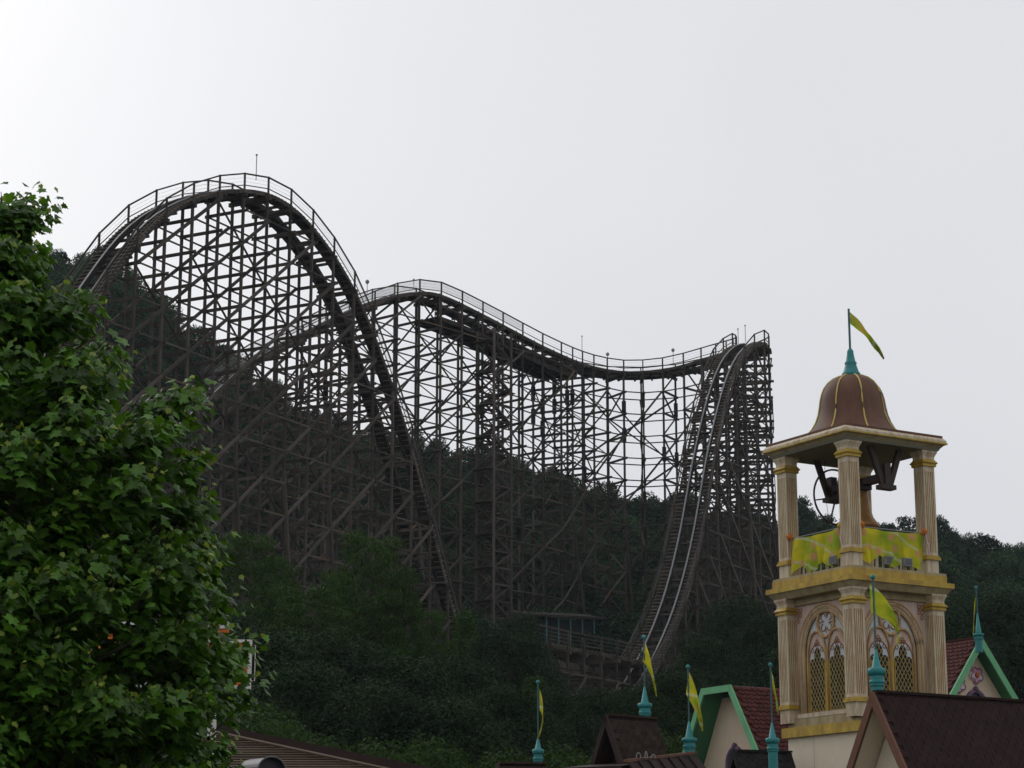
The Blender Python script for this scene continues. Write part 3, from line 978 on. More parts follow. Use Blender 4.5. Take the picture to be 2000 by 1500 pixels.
for px, py, Y, key, wd, lab in MID:
    p = P(px, py, Y)
    H = p.z - gz(p.x, p.y)
    k = {'mid_a': 4.0 / 11, 'mid_b': 0.42, 'mid_c': 2.2 / 9, 'mid_d': 0.44}[key]
    tree('slope_tree', key, p.x, p.y, H * 1.02, wd * min(1.5, max(0.55, 11.0 / H)), lab, 'tree', None)
BUSH = [(470, 1392, 62, 'pale green shrub growing against the tan slatted roof'),
        (545, 1418, 66, 'small green shrub above the slatted roof ridge'),
        (750, 1462, 64, 'low green shrub below the dark spreading trees'),
        (850, 1455, 66, 'green shrub midway between slatted roof and first finial'),
        (985, 1478, 62, 'bright green shrub left of the first teal finial'),
        (1110, 1470, 64, 'green shrub between first teal finial and brown gable'),
        (1296, 1432, 74, 'green shrub between brown gable and clipped green gable'),
        (1230, 1440, 68, 'shrub behind the brown gabled roof'),
        (660, 1452, 66, 'dark shrub behind the far end of the slatted roof')]
for px, py, Y, lab in BUSH:
    p = P(px, py, Y)
    H = max(1.5, p.z - gz(p.x, p.y))
    tree('shrub', 'bush', p.x, p.y, H, 0.9, lab, 'shrub', None)

# ------------------------------------------------------------------ broad-leaved tree close by
def lobed_leaf():
    """five-lobed leaf, tip along -z, blade in the x-z plane, slightly cupped"""
    half = [(0.0, 0.0), (0.16, 0.10), (0.40, 0.06), (0.34, -0.14), (0.56, -0.30), (0.30, -0.46), (0.30, -0.66), (0.14, -0.68), (0.0, -1.0)]
    pts = [(x, z) for x, z in half] + [(-x, z) for x, z in half[::-1][1:-1]]
    v = [(0.0, 0.05, -0.38)]
    for x, z in pts: v.append((x, -0.10 * abs(x) * 2 + 0.06 * math.sin(6 * z), z))
    n = len(pts)
    tris = [(0, 1 + i, 1 + (i + 1) % n) for i in range(n)]
    return np.array(v), tris
LEAF_V, LEAF_T = lobed_leaf()
def near_tree():
    TY = 21.0
    ax = P(-25, 1000, TY).x
    base = empty('broad_leaved_tree', (ax, TY, 0))
    tag(base, 'big tree with lobed bright green leaves and young yellowish tips', 'tree')
    prof = [(360, 0.12), (400, 0.3), (450, 0.62), (520, 0.78), (565, 0.86), (600, 1.2), (700, 1.32), (750, 1.45), (800, 2.0), (860, 2.05), (910, 1.98), (950, 2.18), (1010, 2.05),
            (1080, 2.0), (1150, 2.2), (1250, 2.36), (1320, 2.46), (1380, 2.40), (1430, 2.22), (1520, 2.2), (1640, 2.0), (1700, 1.5)]
    zs = [P(0, a - 5, TY).z for a, b in prof][::-1]; rr = [max(0.05, b - (0.42 if a < 580 else 0.36 if a < 780 else 0.16 if a < 1130 else -0.05)) for a, b in prof][::-1]
    top = zs[-1]; bot = zs[0]
    t = MB(); t.smooth = True
    t.tube([(0, 0, -0.3), (0.03, 0, 1.0), (0.0, 0.05, 2.5), (0.06, 0, 4.0), (0.0, 0, 5.4), (0.03, 0.0, top - 0.3)], [0.22, 0.17, 0.15, 0.11, 0.07, 0.02], 9)
    t.build('trunk', 'bark', base)
    g = np.random.default_rng(77)
    pos = []; yaw = []; tilt = []; size = []; young = []
    twigs = MB()
    ns = 4000
    boughs = []
    zq = bot
    nb = 0
    while zq < top - 0.05:
        Rq = float(np.interp(zq, zs, rr))
        cnt = max(2, int(6.283 * Rq / 0.62))
        for q in range(cnt):
            th = 2 * math.pi * (q + 0.5 * (nb % 2)) / cnt + g.normal() * 0.18
            if math.sin(th) > 0.35 and q % 2: continue
            Rr = Rq * (0.82 + 0.2 * g.random())
            if abs(math.cos(th)) > 0.8 and math.cos(th) > 0: Rr = Rq * (0.93 + 0.1 * g.random())
            boughs.append((np.array([math.cos(th) * Rr, math.sin(th) * Rr, zq + 0.12 * g.normal()]), 0.20 + 0.12 * g.random()))
        zq += 0.40; nb += 1
    for i in range(ns):
        kb = boughs[int(g.random() * len(boughs))]
        d = (0.35 + 0.65 * g.random() ** 0.6) if i % 4 else -0.6 + 0.8 * g.random()
        v = g.normal(size=3); v /= np.linalg.norm(v)
        if v[2] < -0.2: v[2] *= -0.5
        c = kb[0] * (0.55 + 0.45 * d) * np.array([1, 1, 0]) + np.array([0, 0, kb[0][2] - (1 - d) * 0.25]) + v * kb[1] * np.array([1, 1, 0.75]) * (0.25 + 0.75 * g.random() ** 0.5)
        th = math.atan2(c[1], c[0])
        if c[2] > top: c[2] = top
        od = np.array([math.cos(th), math.sin(th), 0.55 + 0.5 * g.random()]); od /= np.linalg.norm(od)
        ln = 0.34 + 0.22 * g.random()
        s0 = c - od * ln * 0.8
        if d > 0.6 and i % 3 == 0: twigs.tube([tuple(s0), tuple(c + od * ln * 0.4)], [0.008, 0.004], 4, cap=False)
        n = 11 + int(g.random() * 5); sf = 0.62 + 0.6 * g.random()
        for k in range(n):
            u = (k + 0.3) / n
            q = s0 + od * ln * (0.2 + 1.1 * u)
            a = th + (k * 2.4 + g.normal() * 0.4)
            rad_ = 0.07 + 0.15 * (1 - u) + 0.04 * g.random()
            q = q + np.array([math.cos(a) * rad_, math.sin(a) * rad_, -0.02 + 0.02 * g.normal()])
            pos.append(q); yaw.append(a + g.normal() * 0.5); tilt.append(0.25 + 0.75 * g.random() + 0.25 * (1 - u))
            yg = u > 0.82 and d > 0.72 and g.random() < 0.55
            young.append(yg)
            size.append((0.05 + 0.03 * g.random()) if yg else (0.095 + 0.085 * g.random()) * (0.75 + 0.4 * (1 - u)) * sf * 0.9)
    twigs.build('twigs', 'bark', base, kind='stuff')
    pos = np.array(pos); yaw = np.array(yaw); tilt = np.array(tilt); size = np.array(size); young = np.array(young)
    roll = g.normal(size=len(pos)) * 0.35
    def rotmats(yaw, tilt, roll):
        # leaf hangs along -z, then lifted outward by tilt, turned by yaw (outward = +y after yaw)
        a = np.pi / 2 - tilt * 0 
        cx, sx = np.cos(tilt), np.sin(tilt)
        n = len(yaw); R = np.zeros((n, 3, 3)); 
        Rx = np.zeros((n, 3, 3)); Rx[:, 0, 0] = 1; Rx[:, 1, 1] = cx; Rx[:, 1, 2] = -sx; Rx[:, 2, 1] = sx; Rx[:, 2, 2] = cx
        cr_, sr_ = np.cos(roll), np.sin(roll)
        Ry = np.zeros((n, 3, 3)); Ry[:, 1, 1] = 1; Ry[:, 0, 0] = cr_; Ry[:, 0, 2] = sr_; Ry[:, 2, 0] = -sr_; Ry[:, 2, 2] = cr_
        ph = yaw - np.pi / 2
        cz, sz = np.cos(ph), np.sin(ph)
        Rz = np.zeros((n, 3, 3)); Rz[:, 2, 2] = 1; Rz[:, 0, 0] = cz; Rz[:, 0, 1] = -sz; Rz[:, 1, 0] = sz; Rz[:, 1, 1] = cz
        return Rz @ Rx @ Ry
    RM = rotmats(yaw, tilt, roll)
    # the 300 leaves that show best: nearest the eye on the crown's outside and in frame
    world = pos + np.array([ax, TY, 0])
    pr = [proj(p) for p in world]
    score = np.array([(-(q[2]) + 8 * s) if (q and 0 < q[0] < 520 and 400 < q[1] < 1490) else -1e9 for q, s in zip(pr, size)])
    score[young] = -1e9
    best = set(np.argsort(-score)[:300].tolist())
    T = np.array(LEAF_T)
    lm = bpy.data.meshes.new('leaf')
    lm.from_pydata([tuple(v) for v in LEAF_V], [], LEAF_T)
    lm.materials.append(MATS['leaf_near'])
    for want_young in (False, True):
        idx = np.array([i for i in range(len(pos)) if bool(young[i]) == want_young and i not in best])
        V = np.einsum('nij,vj->nvi', RM[idx], LEAF_V) * size[idx][:, None, None] + pos[idx][:, None, :]
        nv = len(LEAF_V)
        faces = (T[None, :, :] + (np.arange(len(idx)) * nv)[:, None, None]).reshape(-1, 3)
        me = bpy.data.meshes.new('foliage')
        me.vertices.add(V.shape[0] * nv); me.vertices.foreach_set('co', V.astype(np.float32).ravel())
        me.loops.add(faces.size); me.loops.foreach_set('vertex_index', faces.astype(np.int32).ravel())
        me.polygons.add(len(faces))
        me.polygons.foreach_set('loop_start', np.arange(0, faces.size, 3, dtype=np.int32))
        me.polygons.foreach_set('loop_total', np.full(len(faces), 3, dtype=np.int32))
        me.materials.append(MATS['leaf_young' if want_young else 'leaf_near'])
        me.update(calc_edges=True)
        o = bpy.data.objects.new('young_foliage' if want_young else 'foliage', me)
        COL.objects.link(o); o.parent = base; o['kind'] = 'stuff'
    for i in sorted(best):
        M = Matrix([list(RM[i][r] * size[i]) + [float(pos[i][r])] for r in range(3)] + [[0, 0, 0, 1]])
        add('leaf', lm, base, M)
    # limbs
    for i in range(16):
        a = i * 2.4; z0 = 1.8 + i * 0.28
        R = float(np.interp(z0 + 0.7, zs, rr)) * 0.8
        m = MB(); m.smooth = True
        m.tube([(0.02, 0, z0), (math.cos(a) * R * 0.45, math.sin(a) * R * 0.45, z0 + 0.45), (math.cos(a) * R, math.sin(a) * R, z0 + 0.8)], [0.055, 0.035, 0.012], 6)
        m.build('limb', 'bark', base)
near_tree()

# ------------------------------------------------------------------ bell tower
TH = rad(31)
eR = Vector((math.cos(TH), math.sin(TH), 0)); eL = Vector((-math.sin(TH), math.cos(TH), 0))
TYN = 55.0
CC = 1.30
corner = P(1664, 1100, TYN)
ctr = Vector((corner.x, corner.y, 0)) + (eR + eL) * CC
def tz(py): return P(1664, py, TYN).z
tower = empty('bell_tower', (ctr.x, ctr.y, 0), TH)
tag(tower, 'ornate cream and gold bell tower with brown bell-shaped dome and open belfry', 'tower')

def frame_ring(m, h, z0, z1, inset=None):
    m.box((-h, -h, z0), (h, h, z1))
# lower stucco shaft
b = MB(); b.box((-1.40, -1.40, -0.2), (1.40, 1.40, tz(1428))); b.build('shaft', 'stucco', tower)
for k in range(4):   # thin joints between render boards
    j = MB(); j.box((-0.35, -1.4035, 0.0), (-0.342, -1.395, tz(1430))); o = j.build('render_joint', 'ochre', tower); o.rotation_euler.z = k * math.pi / 2
b = MB(); frame_ring(b, 1.52, tz(1429), tz(1409)); b.build('gold_band', 'gold', tower)
b = MB(); frame_ring(b, 1.38, tz(1409), tz(1392)); b.build('plinth', 'ochre', tower)
b = MB(); frame_ring(b, 1.12, tz(1392), tz(1150)); b.build('core', 'void', tower)
b = MB(); frame_ring(b, 1.30, tz(1163), tz(1150)); b.build('frieze', 'ochre', tower)

def column(x, y, half, z0, z1, name):
    """square fluted column with base ring and stepped capital; local tower coords"""
    e_ = MB()
    e_.box((x-half*0.93, y-half*0.93, z0), (x+half*0.93, y+half*0.93, z1))
    shaft = e_.build(name, 'gold_dull', tower)
    zb = z0 + 0.36; zt = z1 - 0.42
    m = MB()
    # solid cream ends and the fillets left standing between the flutes
    m.box((x-half, y-half, z0), (x+half, y+half, zb + 0.20))
    m.box((x-half, y-half, zt - 0.14), (x+half, y+half, z1 - 0.2))
    nfl = 5
    wf = 2 * half / (2 * nfl + 2.6)
    for (ax, ay, nx, ny) in ((1, 0, 0, -1), (0, 1, -1, 0), (1, 0, 0, 1), (0, 1, 1, 0)):
        pos = [(-half, -half + 1.5 * wf)] + [(-half + 1.5*wf + wf*(2*i+1) - 0.0, -half + 1.5*wf + wf*(2*i+2)) for i in range(nfl)]
        pos[-1] = (pos[-1][0], half)
        for a, c in pos:
            lo = [x, y]; hi = [x, y]
            if ax:
                lo[0] = x + a; hi[0] = x + c
                y0 = y + ny * half * 0.93; y1 = y + ny * half * 1.002
                lo[1], hi[1] = min(y0, y1), max(y0, y1)
            else:
                lo[1] = y + a; hi[1] = y + c
                x0 = x + nx * half * 0.93; x1 = x + nx * half * 1.002
                lo[0], hi[0] = min(x0, x1), max(x0, x1)
            m.box((lo[0], lo[1], zb + 0.2), (hi[0], hi[1], zt - 0.14))
    m.build('fluting', 'cream', shaft)
    r = MB()
    r.box((x-half-0.05, y-half-0.05, zb), (x+half+0.05, y+half+0.05, zb + 0.07))
    r.box((x-half-0.025, y-half-0.025, zb + 0.07), (x+half+0.025, y+half+0.025, zb + 0.12))
    r.build('base_ring', 'gold', shaft)
    c = MB()
    c.box((x-half-0.04, y-half-0.04, zt), (x+half+0.04, y+half+0.04, zt + 0.06))
    c.lathe([((half+0.04)*1.4142, 0.06), ((half+0.075)*1.4142, 0.10), ((half+0.01)*1.4142, 0.19)], (x, y, zt), 4, math.pi/4)
    c.build('capital_gold', 'gold', shaft)
    c = MB()
    c.box((x-half-0.01, y-half-0.01, zt + 0.19), (x+half+0.01, y+half+0.01, zt + 0.26))
    c.lathe([((half+0.01)*1.4142, 0.26), ((half+0.055)*1.4142, 0.36)], (x, y, zt), 4, math.pi/4)
    c.box((x-half-0.065, y-half-0.065, zt + 0.36), (x+half+0.065, y+half+0.065, z1))
    c.build('capital', 'cream', shaft)
for sx in (-1, 1):
    for sy in (-1, 1):
        column(sx*1.335, sy*1.335, 0.195, tz(1400), tz(1148), 'pilaster')
        column(sx*(CC-0.02), sy*(CC-0.02), 0.19, tz(1107), tz(862), 'belfry_column')

# one storey face: built once in the plane y = -1.2, used on all four sides
def arch_pts(hw, v0, v1, rise, n=20, p=2.0, u0=0.0):
    o = [(u0 - hw, v0), (u0 - hw, v1)]
    for i in range(1, n):
        a = math.pi * (1 - i / n)
        o.append((u0 + hw * math.cos(a), v1 + rise * (math.sin(a) ** (2 / p))))
    o += [(u0 + hw, v1), (u0 + hw, v0)]
    return o
def pointed(hw, v0, v1, rise, u0, n=8):
    o = [(u0 - hw, v0), (u0 - hw, v1)]
    for i in range(1, n + 1):
        t = i / n
        o.append((u0 - hw * math.cos(t * math.pi / 2) ** 0.9 if i < n else u0, v1 + rise * math.sin(t * math.pi / 2) ** 0.92))
    for i in range(n - 1, 0, -1):
        t = i / n
        o.append((u0 + hw * math.cos(t * math.pi / 2) ** 0.9, v1 + rise * math.sin(t * math.pi / 2) ** 0.92))
    o += [(u0 + hw, v1), (u0 + hw, v0)]
    return o
def sweep2(m, pts, y, r, n=5, close=False):
    m.tube([(u, y, v) for u, v in pts], r, n, close)
def in_poly(u, v, poly):
    c = False
    n = len(poly)
    for i in range(n):
        (x0, y0), (x1, y1) = poly[i], poly[(i+1) % n]
        if (y0 > v) != (y1 > v) and u < (x1-x0)*(v-y0)/(y1-y0) + x0: c = not c
    return c
V0 = tz(1386); VT = tz(1163)
AS = tz(1262); AT = tz(1165) - 0.03        # springing and crown of the big arch
AH = 1.05
HWF = 1.15
face_parts = []
def fp(name, m, mt, parent=None): face_parts.append((name, m, mt, parent))
# spandrel wall with the arched opening cut out
m = MB()
ap_ = arch_pts(AH, V0, AS, AT - AS)
for (u0, v0), (u1, v1) in zip(ap_[1:-2], ap_[2:-1]):
    m.quadv([(u0, -1.22, v0), (u1, -1.22, v1), (u1, -1.22, VT), (u0, -1.22, VT)])
for (ua, ub) in ((-HWF, -AH), (AH, HWF)):
    m.quadv([(ua, -1.22, V0), (ub, -1.22, V0), (ub, -1.22, VT), (ua, -1.22, VT)])
for (u0, v0), (u1, v1) in zip(ap_[:-1], ap_[1:]):
    m.quadv([(u0, -1.22, v0), (u0, -1.13, v0), (u1, -1.13, v1), (u1, -1.22, v1)])
fp('spandrel', m, 'rose')
# stepped archivolt, alternately cream and stained gold
for i, (off, dep, mt, r) in enumerate(((0.0, -1.235, 'moulding', 0.03), (-0.05, -1.225, 'cream', 0.026), (-0.095, -1.212, 'moulding', 0.026), (-0.14, -1.2, 'cream', 0.026), (-0.185, -1.185, 'moulding', 0.028))):
    m = MB(); sweep2(m, arch_pts(AH + off, V0, AS, AT - AS + off), dep, r, 6); fp('archivolt', m, mt)
# recessed tympanum
inner = arch_pts(AH - 0.19, V0, AS, AT - AS - 0.19)
m = MB(); m.quadv([(u, -1.135, v) for u, v in inner]); fp('tympanum', m, 'pale_blue')
# rose circle with quatrefoil
cu, cv, cr_ = 0.0, tz(1203), 0.33
m = MB(); sweep2(m, [(cu + cr_*math.cos(a), cv + cr_*1.15*math.sin(a)) for a in np.linspace(0, 2*math.pi, 28)[:-1]], -1.165, 0.045, 6, True); fp('rose_ring', m, 'moulding')
m = MB()
for q in range(4):
    a = q * math.pi/2 + math.pi/4
    c0 = (cu + 0.17*math.cos(a), cv + 0.19*math.sin(a))
    sweep2(m, [(c0[0] + 0.085*math.cos(t), c0[1] + 0.095*math.sin(t)) for t in np.linspace(a - 2.3, a + 2.3, 12)], -1.15, 0.014, 4)
    sweep2(m, [(cu + 0.10*math.cos(a+0.5), cv + 0.1*math.sin(a+0.5)), (cu + 0.26*math.cos(a + math.pi/4), cv + 0.29*math.sin(a + math.pi/4))], -1.15, 0.011, 4)
fp('quatrefoil', m, 'rust_line')
# twin lights
LW = 0.33; LH = 0.40
for s in (-1, 1):
    u0 = s * LH
    po = pointed(0.375, V0 + 0.04, tz(1278), tz(1219) - tz(1278), u0)
    m = MB(); m.quadv([(u, -1.139, v) for u, v in po]); fp('light_field', m, 'rose')
    m = MB(); sweep2(m, po, -1.165, 0.035, 6); fp('light_arch', m, 'moulding')
    # small cross and roundels over the light
    cvv = tz(1244)
    m = MB()
    for q in range(4):
        a = q*math.pi/2
        sweep2(m, [(u0 + 0.062*math.cos(a) + 0.042*math.cos(t), cvv + 0.07*math.sin(a) + 0.045*math.sin(t)) for t in np.linspace(0, 2*math.pi, 9)[:-1]], -1.15, 0.011, 4, True)
    for sg in (-1, 1):
        sweep2(m, [(u0 + sg*0.19 + 0.05*math.cos(t), cvv - 0.15 + 0.055*math.sin(t)) for t in np.linspace(0, 2*math.pi, 9)[:-1]], -1.15, 0.012, 4, True)
    fp('roundels', m, 'rust_line')
    # trefoil-headed opening: a flat dark panel stands in for the shade within
    op = [(u0 - 0.30, V0 + 0.10), (u0 - 0.30, tz(1282))]
    op += [(u0 - 0.19 + 0.11*math.cos(t), tz(1282) + 0.12*math.sin(t)) for t in np.linspace(math.pi, 0.9, 5)[1:]]
    op += [(u0 + 0.135*math.cos(t), tz(1267) + 0.20*math.sin(t)) for t in np.linspace(math.pi, 0, 9)]
    op += [(u0 + 0.19 - 0.11*math.cos(t), tz(1282) + 0.12*math.sin(t)) for t in np.linspace(0.9, math.pi, 5)[:-1]]
    op += [(u0 + 0.30, tz(1282)), (u0 + 0.30, V0 + 0.10)]
    ar = arch_pts(0.33, V0 + 0.06, tz(1280), 0.46, 12, 2.0, u0)
    m = MB(); m.quadv([(u, -1.143, v) for u, v in ar]); fp('cusp_panel', m, 'pale_blue')
    m = MB(); sweep2(m, ar[1:-1], -1.155, 0.014, 4); fp('cusp_rim', m, 'rust_line')
    m = MB(); m.quadv([(u, -1.147, v) for u, v in op]); fp('opening_shade_panel', m, 'void')
    m = MB()
    vmin, vmax = op[0][1], max(v for u, v in op)
    for sg in (-1, 1):
        k = -30
        while k < 60:
            off = k * 0.125
            seg = None
            for q in range(121):
                v = vmin + (vmax - vmin) * q / 120
                u = u0 + sg * ((v - vmin) * 0.62 - 1.2 + off)
                ok = in_poly(u, v, op)
                if ok and seg is None: seg = [(u, v), (u, v)]
                elif ok: seg[1] = (u, v)
                if (not ok or q == 120) and seg is not None:
                    if abs(seg[1][1] - seg[0][1]) > 0.03:
                        m.beam((seg[0][0], -1.158 + sg*0.006, seg[0][1]), (seg[1][0], -1.158 + sg*0.006, seg[1][1]), 0.012, 0.014, Vector((0, 1, 0)))
                    seg = None
            k += 1
    fp('lattice', m, 'lattice')
    m = MB(); sweep2(m, [(u0 - 0.30, tz(1282)), (u0 - 0.30, V0 + 0.10), (u0 + 0.30, V0 + 0.10), (u0 + 0.30, tz(1282))], -1.165, 0.022, 6); fp('window_frame', m, 'gold')
m = MB(); m.beam((0, -1.175, V0 + 0.02), (0, -1.175, tz(1255)), 0.05, 0.07); fp('mullion', m, 'gold')
m = MB(); m.box((-HWF, -1.34, V0 - 0.06), (HWF, -1.15, V0 + 0.05)); fp('sill', m, 'cream')
for s in (-1, 1):
    m = MB()
    for (du, dv) in ((0, 0), (-0.11, 0.0), (0.0, -0.13), (-0.11, -0.13), (-0.055, -0.065), (-0.02, -0.27)):
        uu = s * (HWF - 0.10) + s * du; vv = VT - 0.13 + dv
        sweep2(m, [(uu + 0.05*math.cos(t), vv + 0.055*math.sin(t)) for t in np.linspace(0, 2*math.pi, 9)[:-1]], -1.228, 0.013, 4, True)
    fp('spandrel_scroll', m, 'rust_line')
for name, m, mt, par in face_parts:
    me = m.mesh(name, mt, name in ('archivolt', 'light_arch', 'rose_ring'))
    for k in range(4):
        o = add(name, me, tower)
        o.rotation_euler.z = k * math.pi / 2

# gallery cornice (stepped) between the storeys
b = MB()
b.lathe([(1.58*1.4142, 0), (1.70*1.4142, 0.17)], (0, 0, tz(1150)), 4, math.pi/4)
b.build('cornice_underside', 'ochre', tower)
b = MB(); b.box((-1.74, -1.74, tz(1150) + 0.17), (1.74, 1.74, tz(1150) + 0.30)); b.build('cornice', 'gold', tower)
b = MB(); b.box((-1.61, -1.61, tz(1150) + 0.30), (1.61, 1.61, tz(1150) + 0.50)); b.build('cornice_upper', 'gold', tower)
b = MB(); b.box((-1.60, -1.60, tz(1150) + 0.50), (1.60, 1.60, tz(1107))); b.build('gallery_floor', 'ochre', tower)

# belfry roof slab
zr = tz(862)
b = MB(); b.lathe([(1.56*1.4142, 0), (1.60*1.4142, 0.07)], (0, 0, zr), 4, math.pi/4); b.build('eave_ceiling', 'soffit', tower)
b = MB(); b.lathe([(1.60*1.4142, 0.07), (1.66*1.4142, 0.13), (1.71*1.4142, 0.16)], (0, 0, zr), 4, math.pi/4); b.build('eave_moulding', 'ochre', tower)
b = MB(); b.box((-1.74, -1.74, zr + 0.16), (1.74, 1.74, zr + 0.20)); b.build('eave_gold_line', 'gold', tower)
b = MB(); b.lathe([(1.72*1.4142, 0.20), (1.72*1.4142, 0.26), (1.66*1.4142, 0.33)], (0, 0, zr), 4, math.pi/4); b.build('eave_top', 'cream', tower)
b = MB(); b.lathe([(1.65*1.4142, 0.33), (1.65*1.4142, 0.40), (1.2*1.4142, 0.47), (0.9*1.4142, 0.52)], (0, 0, zr), 4, math.pi/4); b.build('roof_skirt', 'dome', tower)
# bell-shaped dome, eight gores with yellow ribs
zd = zr + 0.40
DP = [(1.46, 0.0), (1.28, 0.10), (1.13, 0.26), (1.02, 0.45), (0.945, 0.66), (0.90, 0.88), (0.87, 1.08), (0.83, 1.24), (0.76, 1.40), (0.65, 1.55), (0.50, 1.67), (0.32, 1.755), (0.14, 1.79)]
b = MB(); b.lathe(DP, (0, 0, zd), 32); b.build('dome', 'dome', tower, smooth=True)
for k in range(8):
    a = math.pi / 8 + k * math.pi / 4
    r_ = MB(); r_.tube([((r + 0.008) * math.cos(a), (r + 0.008) * math.sin(a), zd + z) for r, z in DP], 0.022, 5)
    r_.build('rib', 'rib_yellow', tower, smooth=True)
zs_ = zd + 1.77
b = MB(); b.lathe([(0.26, 0), (0.25, 0.07), (0.21, 0.12), (0.16, 0.28), (0.15, 0.32), (0.17, 0.36), (0.13, 0.41), (0.085, 0.64), (0.09, 0.68), (0.05, 0.76)], (0, 0, zs_), 16)
b.build('spire_base', 'teal', tower, smooth=True)
b = MB(); b.tube([(0, 0, zs_ + 0.7), (0, 0, zs_ + 1.88)], 0.03, 8); b.build('flagpole', 'pole', tower)

def flag_mesh(top, bot, tip, mid=None, waves=3.0, amp=0.075, n=14, k=6, seed=0):
    """pennant in the local x-z plane with rolling folds; returns MB"""
    g = random.Random(seed)
    m = MB()
    t0, b0, tp = Vector((top[0], 0, top[1])), Vector((bot[0], 0, bot[1])), Vector((tip[0], 0, tip[1]))
    md = Vector((mid[0], 0, mid[1])) if mid else (t0 + b0) / 4 + tp / 2
    ph = g.uniform(0, 6)
    for i in range(n + 1):
        u = i / n
        def curve(a):
            c = md + (a - (t0 + b0) / 2) * 0.75
            return a * (1-u)**2 + c * (2*u*(1-u)) + tp * u**2
        A, B = curve(t0), curve(b0)
        for j in range(k + 1):
            v = j / k
            p = A.lerp(B, v)
            p.y += amp * math.sin(waves * 6.28 * (u * 0.6 + v * 0.55) + ph) * (0.15 + u) + 0.02 * math.sin(11 * v + 5 * u)
            p.x += 0.02 * math.sin(9 * v + ph) * u
            m.v.append(tuple(p))
    for i in range(n):
        for j in range(k):
            a = i*(k+1)+j
            m.f.append((a, a+1, a+k+2, a+k+1))
    return m
fm = flag_mesh((0.03, 0.0), (0.03, -0.36), (0.93, -1.28), (0.42, -0.42), seed=3)
o = fm.build('pennant', 'flag_cloth', tower, smooth=True)
o.location = (0, 0, zs_ + 1.80); o.rotation_euler.z = -TH + rad(8)

# bell, wheel and hangers
bell = empty('bell', (ctr.x, ctr.y, tz(1107)), TH)
tag(bell, 'bronze bell with iron wheel hanging inside the open belfry', 'bell')
zc = zr - tz(1107)                       # ceiling height over the gallery floor
BX, BY = 0.08, -0.04
zb_ = tz(1013) - tz(1107) + 0.06
b = MB(); b.lathe([(0.50, 0.0), (0.53, 0.02), (0.47, 0.12), (0.36, 0.28), (0.29, 0.52), (0.26, 0.82), (0.25, 0.95), (0.18, 1.03), (0.06, 1.05)], (BX, BY, zb_), 24)
b.build('bell_body', 'bronze', bell, smooth=True)
b = MB(); b.tube([(BX, BY, zb_ + 1.0), (BX, BY, zb_ + 0.05)], 0.03, 6); b.lathe([(0.02, -0.09), (0.08, -0.04), (0.08, 0.03), (0.02, 0.09)], (BX, BY, zb_ + 0.04), 10); b.build('clapper', 'iron', bell)
za = zb_ + 1.20
b = MB(); b.box((BX - 0.14, BY - 1.12, za - 0.09), (BX + 0.14, BY + 1.12, za + 0.09)); b.box((BX - 0.2, BY - 0.3, za - 0.2), (BX + 0.2, BY + 0.3, za + 0.06)); b.build('headstock', 'iron', bell)
for s in (-1, 1):
    yy = BY + s * 1.1
    hb = MB()
    zf = zc - 1.04
    hb.beam((BX - 0.52, yy, zc + 0.05), (BX - 0.10, yy, zf), 0.11, 0.15)
    hb.beam((BX + 0.52, yy, zc + 0.05), (BX + 0.10, yy, zf), 0.11, 0.15)
    hb.box((BX - 0.24, yy - 0.13, zf - 0.07), (BX + 0.24, yy + 0.13, zf + 0.05))
    hb.box((BX - 0.10, yy - 0.1, zf + 0.05), (BX + 0.10, yy + 0.1, zf + 0.62))
    hb.build('hanger_bracket', 'iron', bell)
WY = BY + 0.95
b = MB(); b.tube([(BX + 0.75*math.cos(t), WY, zc - 0.98 + 0.75*math.sin(t)) for t in np.linspace(0, 2*math.pi, 37)[:-1]], 0.028, 6, True)
b.build('wheel_rim', 'iron', bell, smooth=True)
for q in range(6):
    a = q * math.pi / 3 + 0.2
    MB().beam((BX, WY, zc - 0.98), (BX + 0.74*math.cos(a), WY, zc - 0.98 + 0.74*math.sin(a)), 0.035, 0.035, Vector((0, 1, 0))).build('wheel_spoke', 'iron', bell)
b = MB(); b.tube([(BX - 0.3, WY + 0.05, zc), (BX - 0.32, WY + 0.05, zc - 0.9), (BX - 0.1, WY, 0.3)], 0.008, 4); b.build('rope', 'iron', bell)

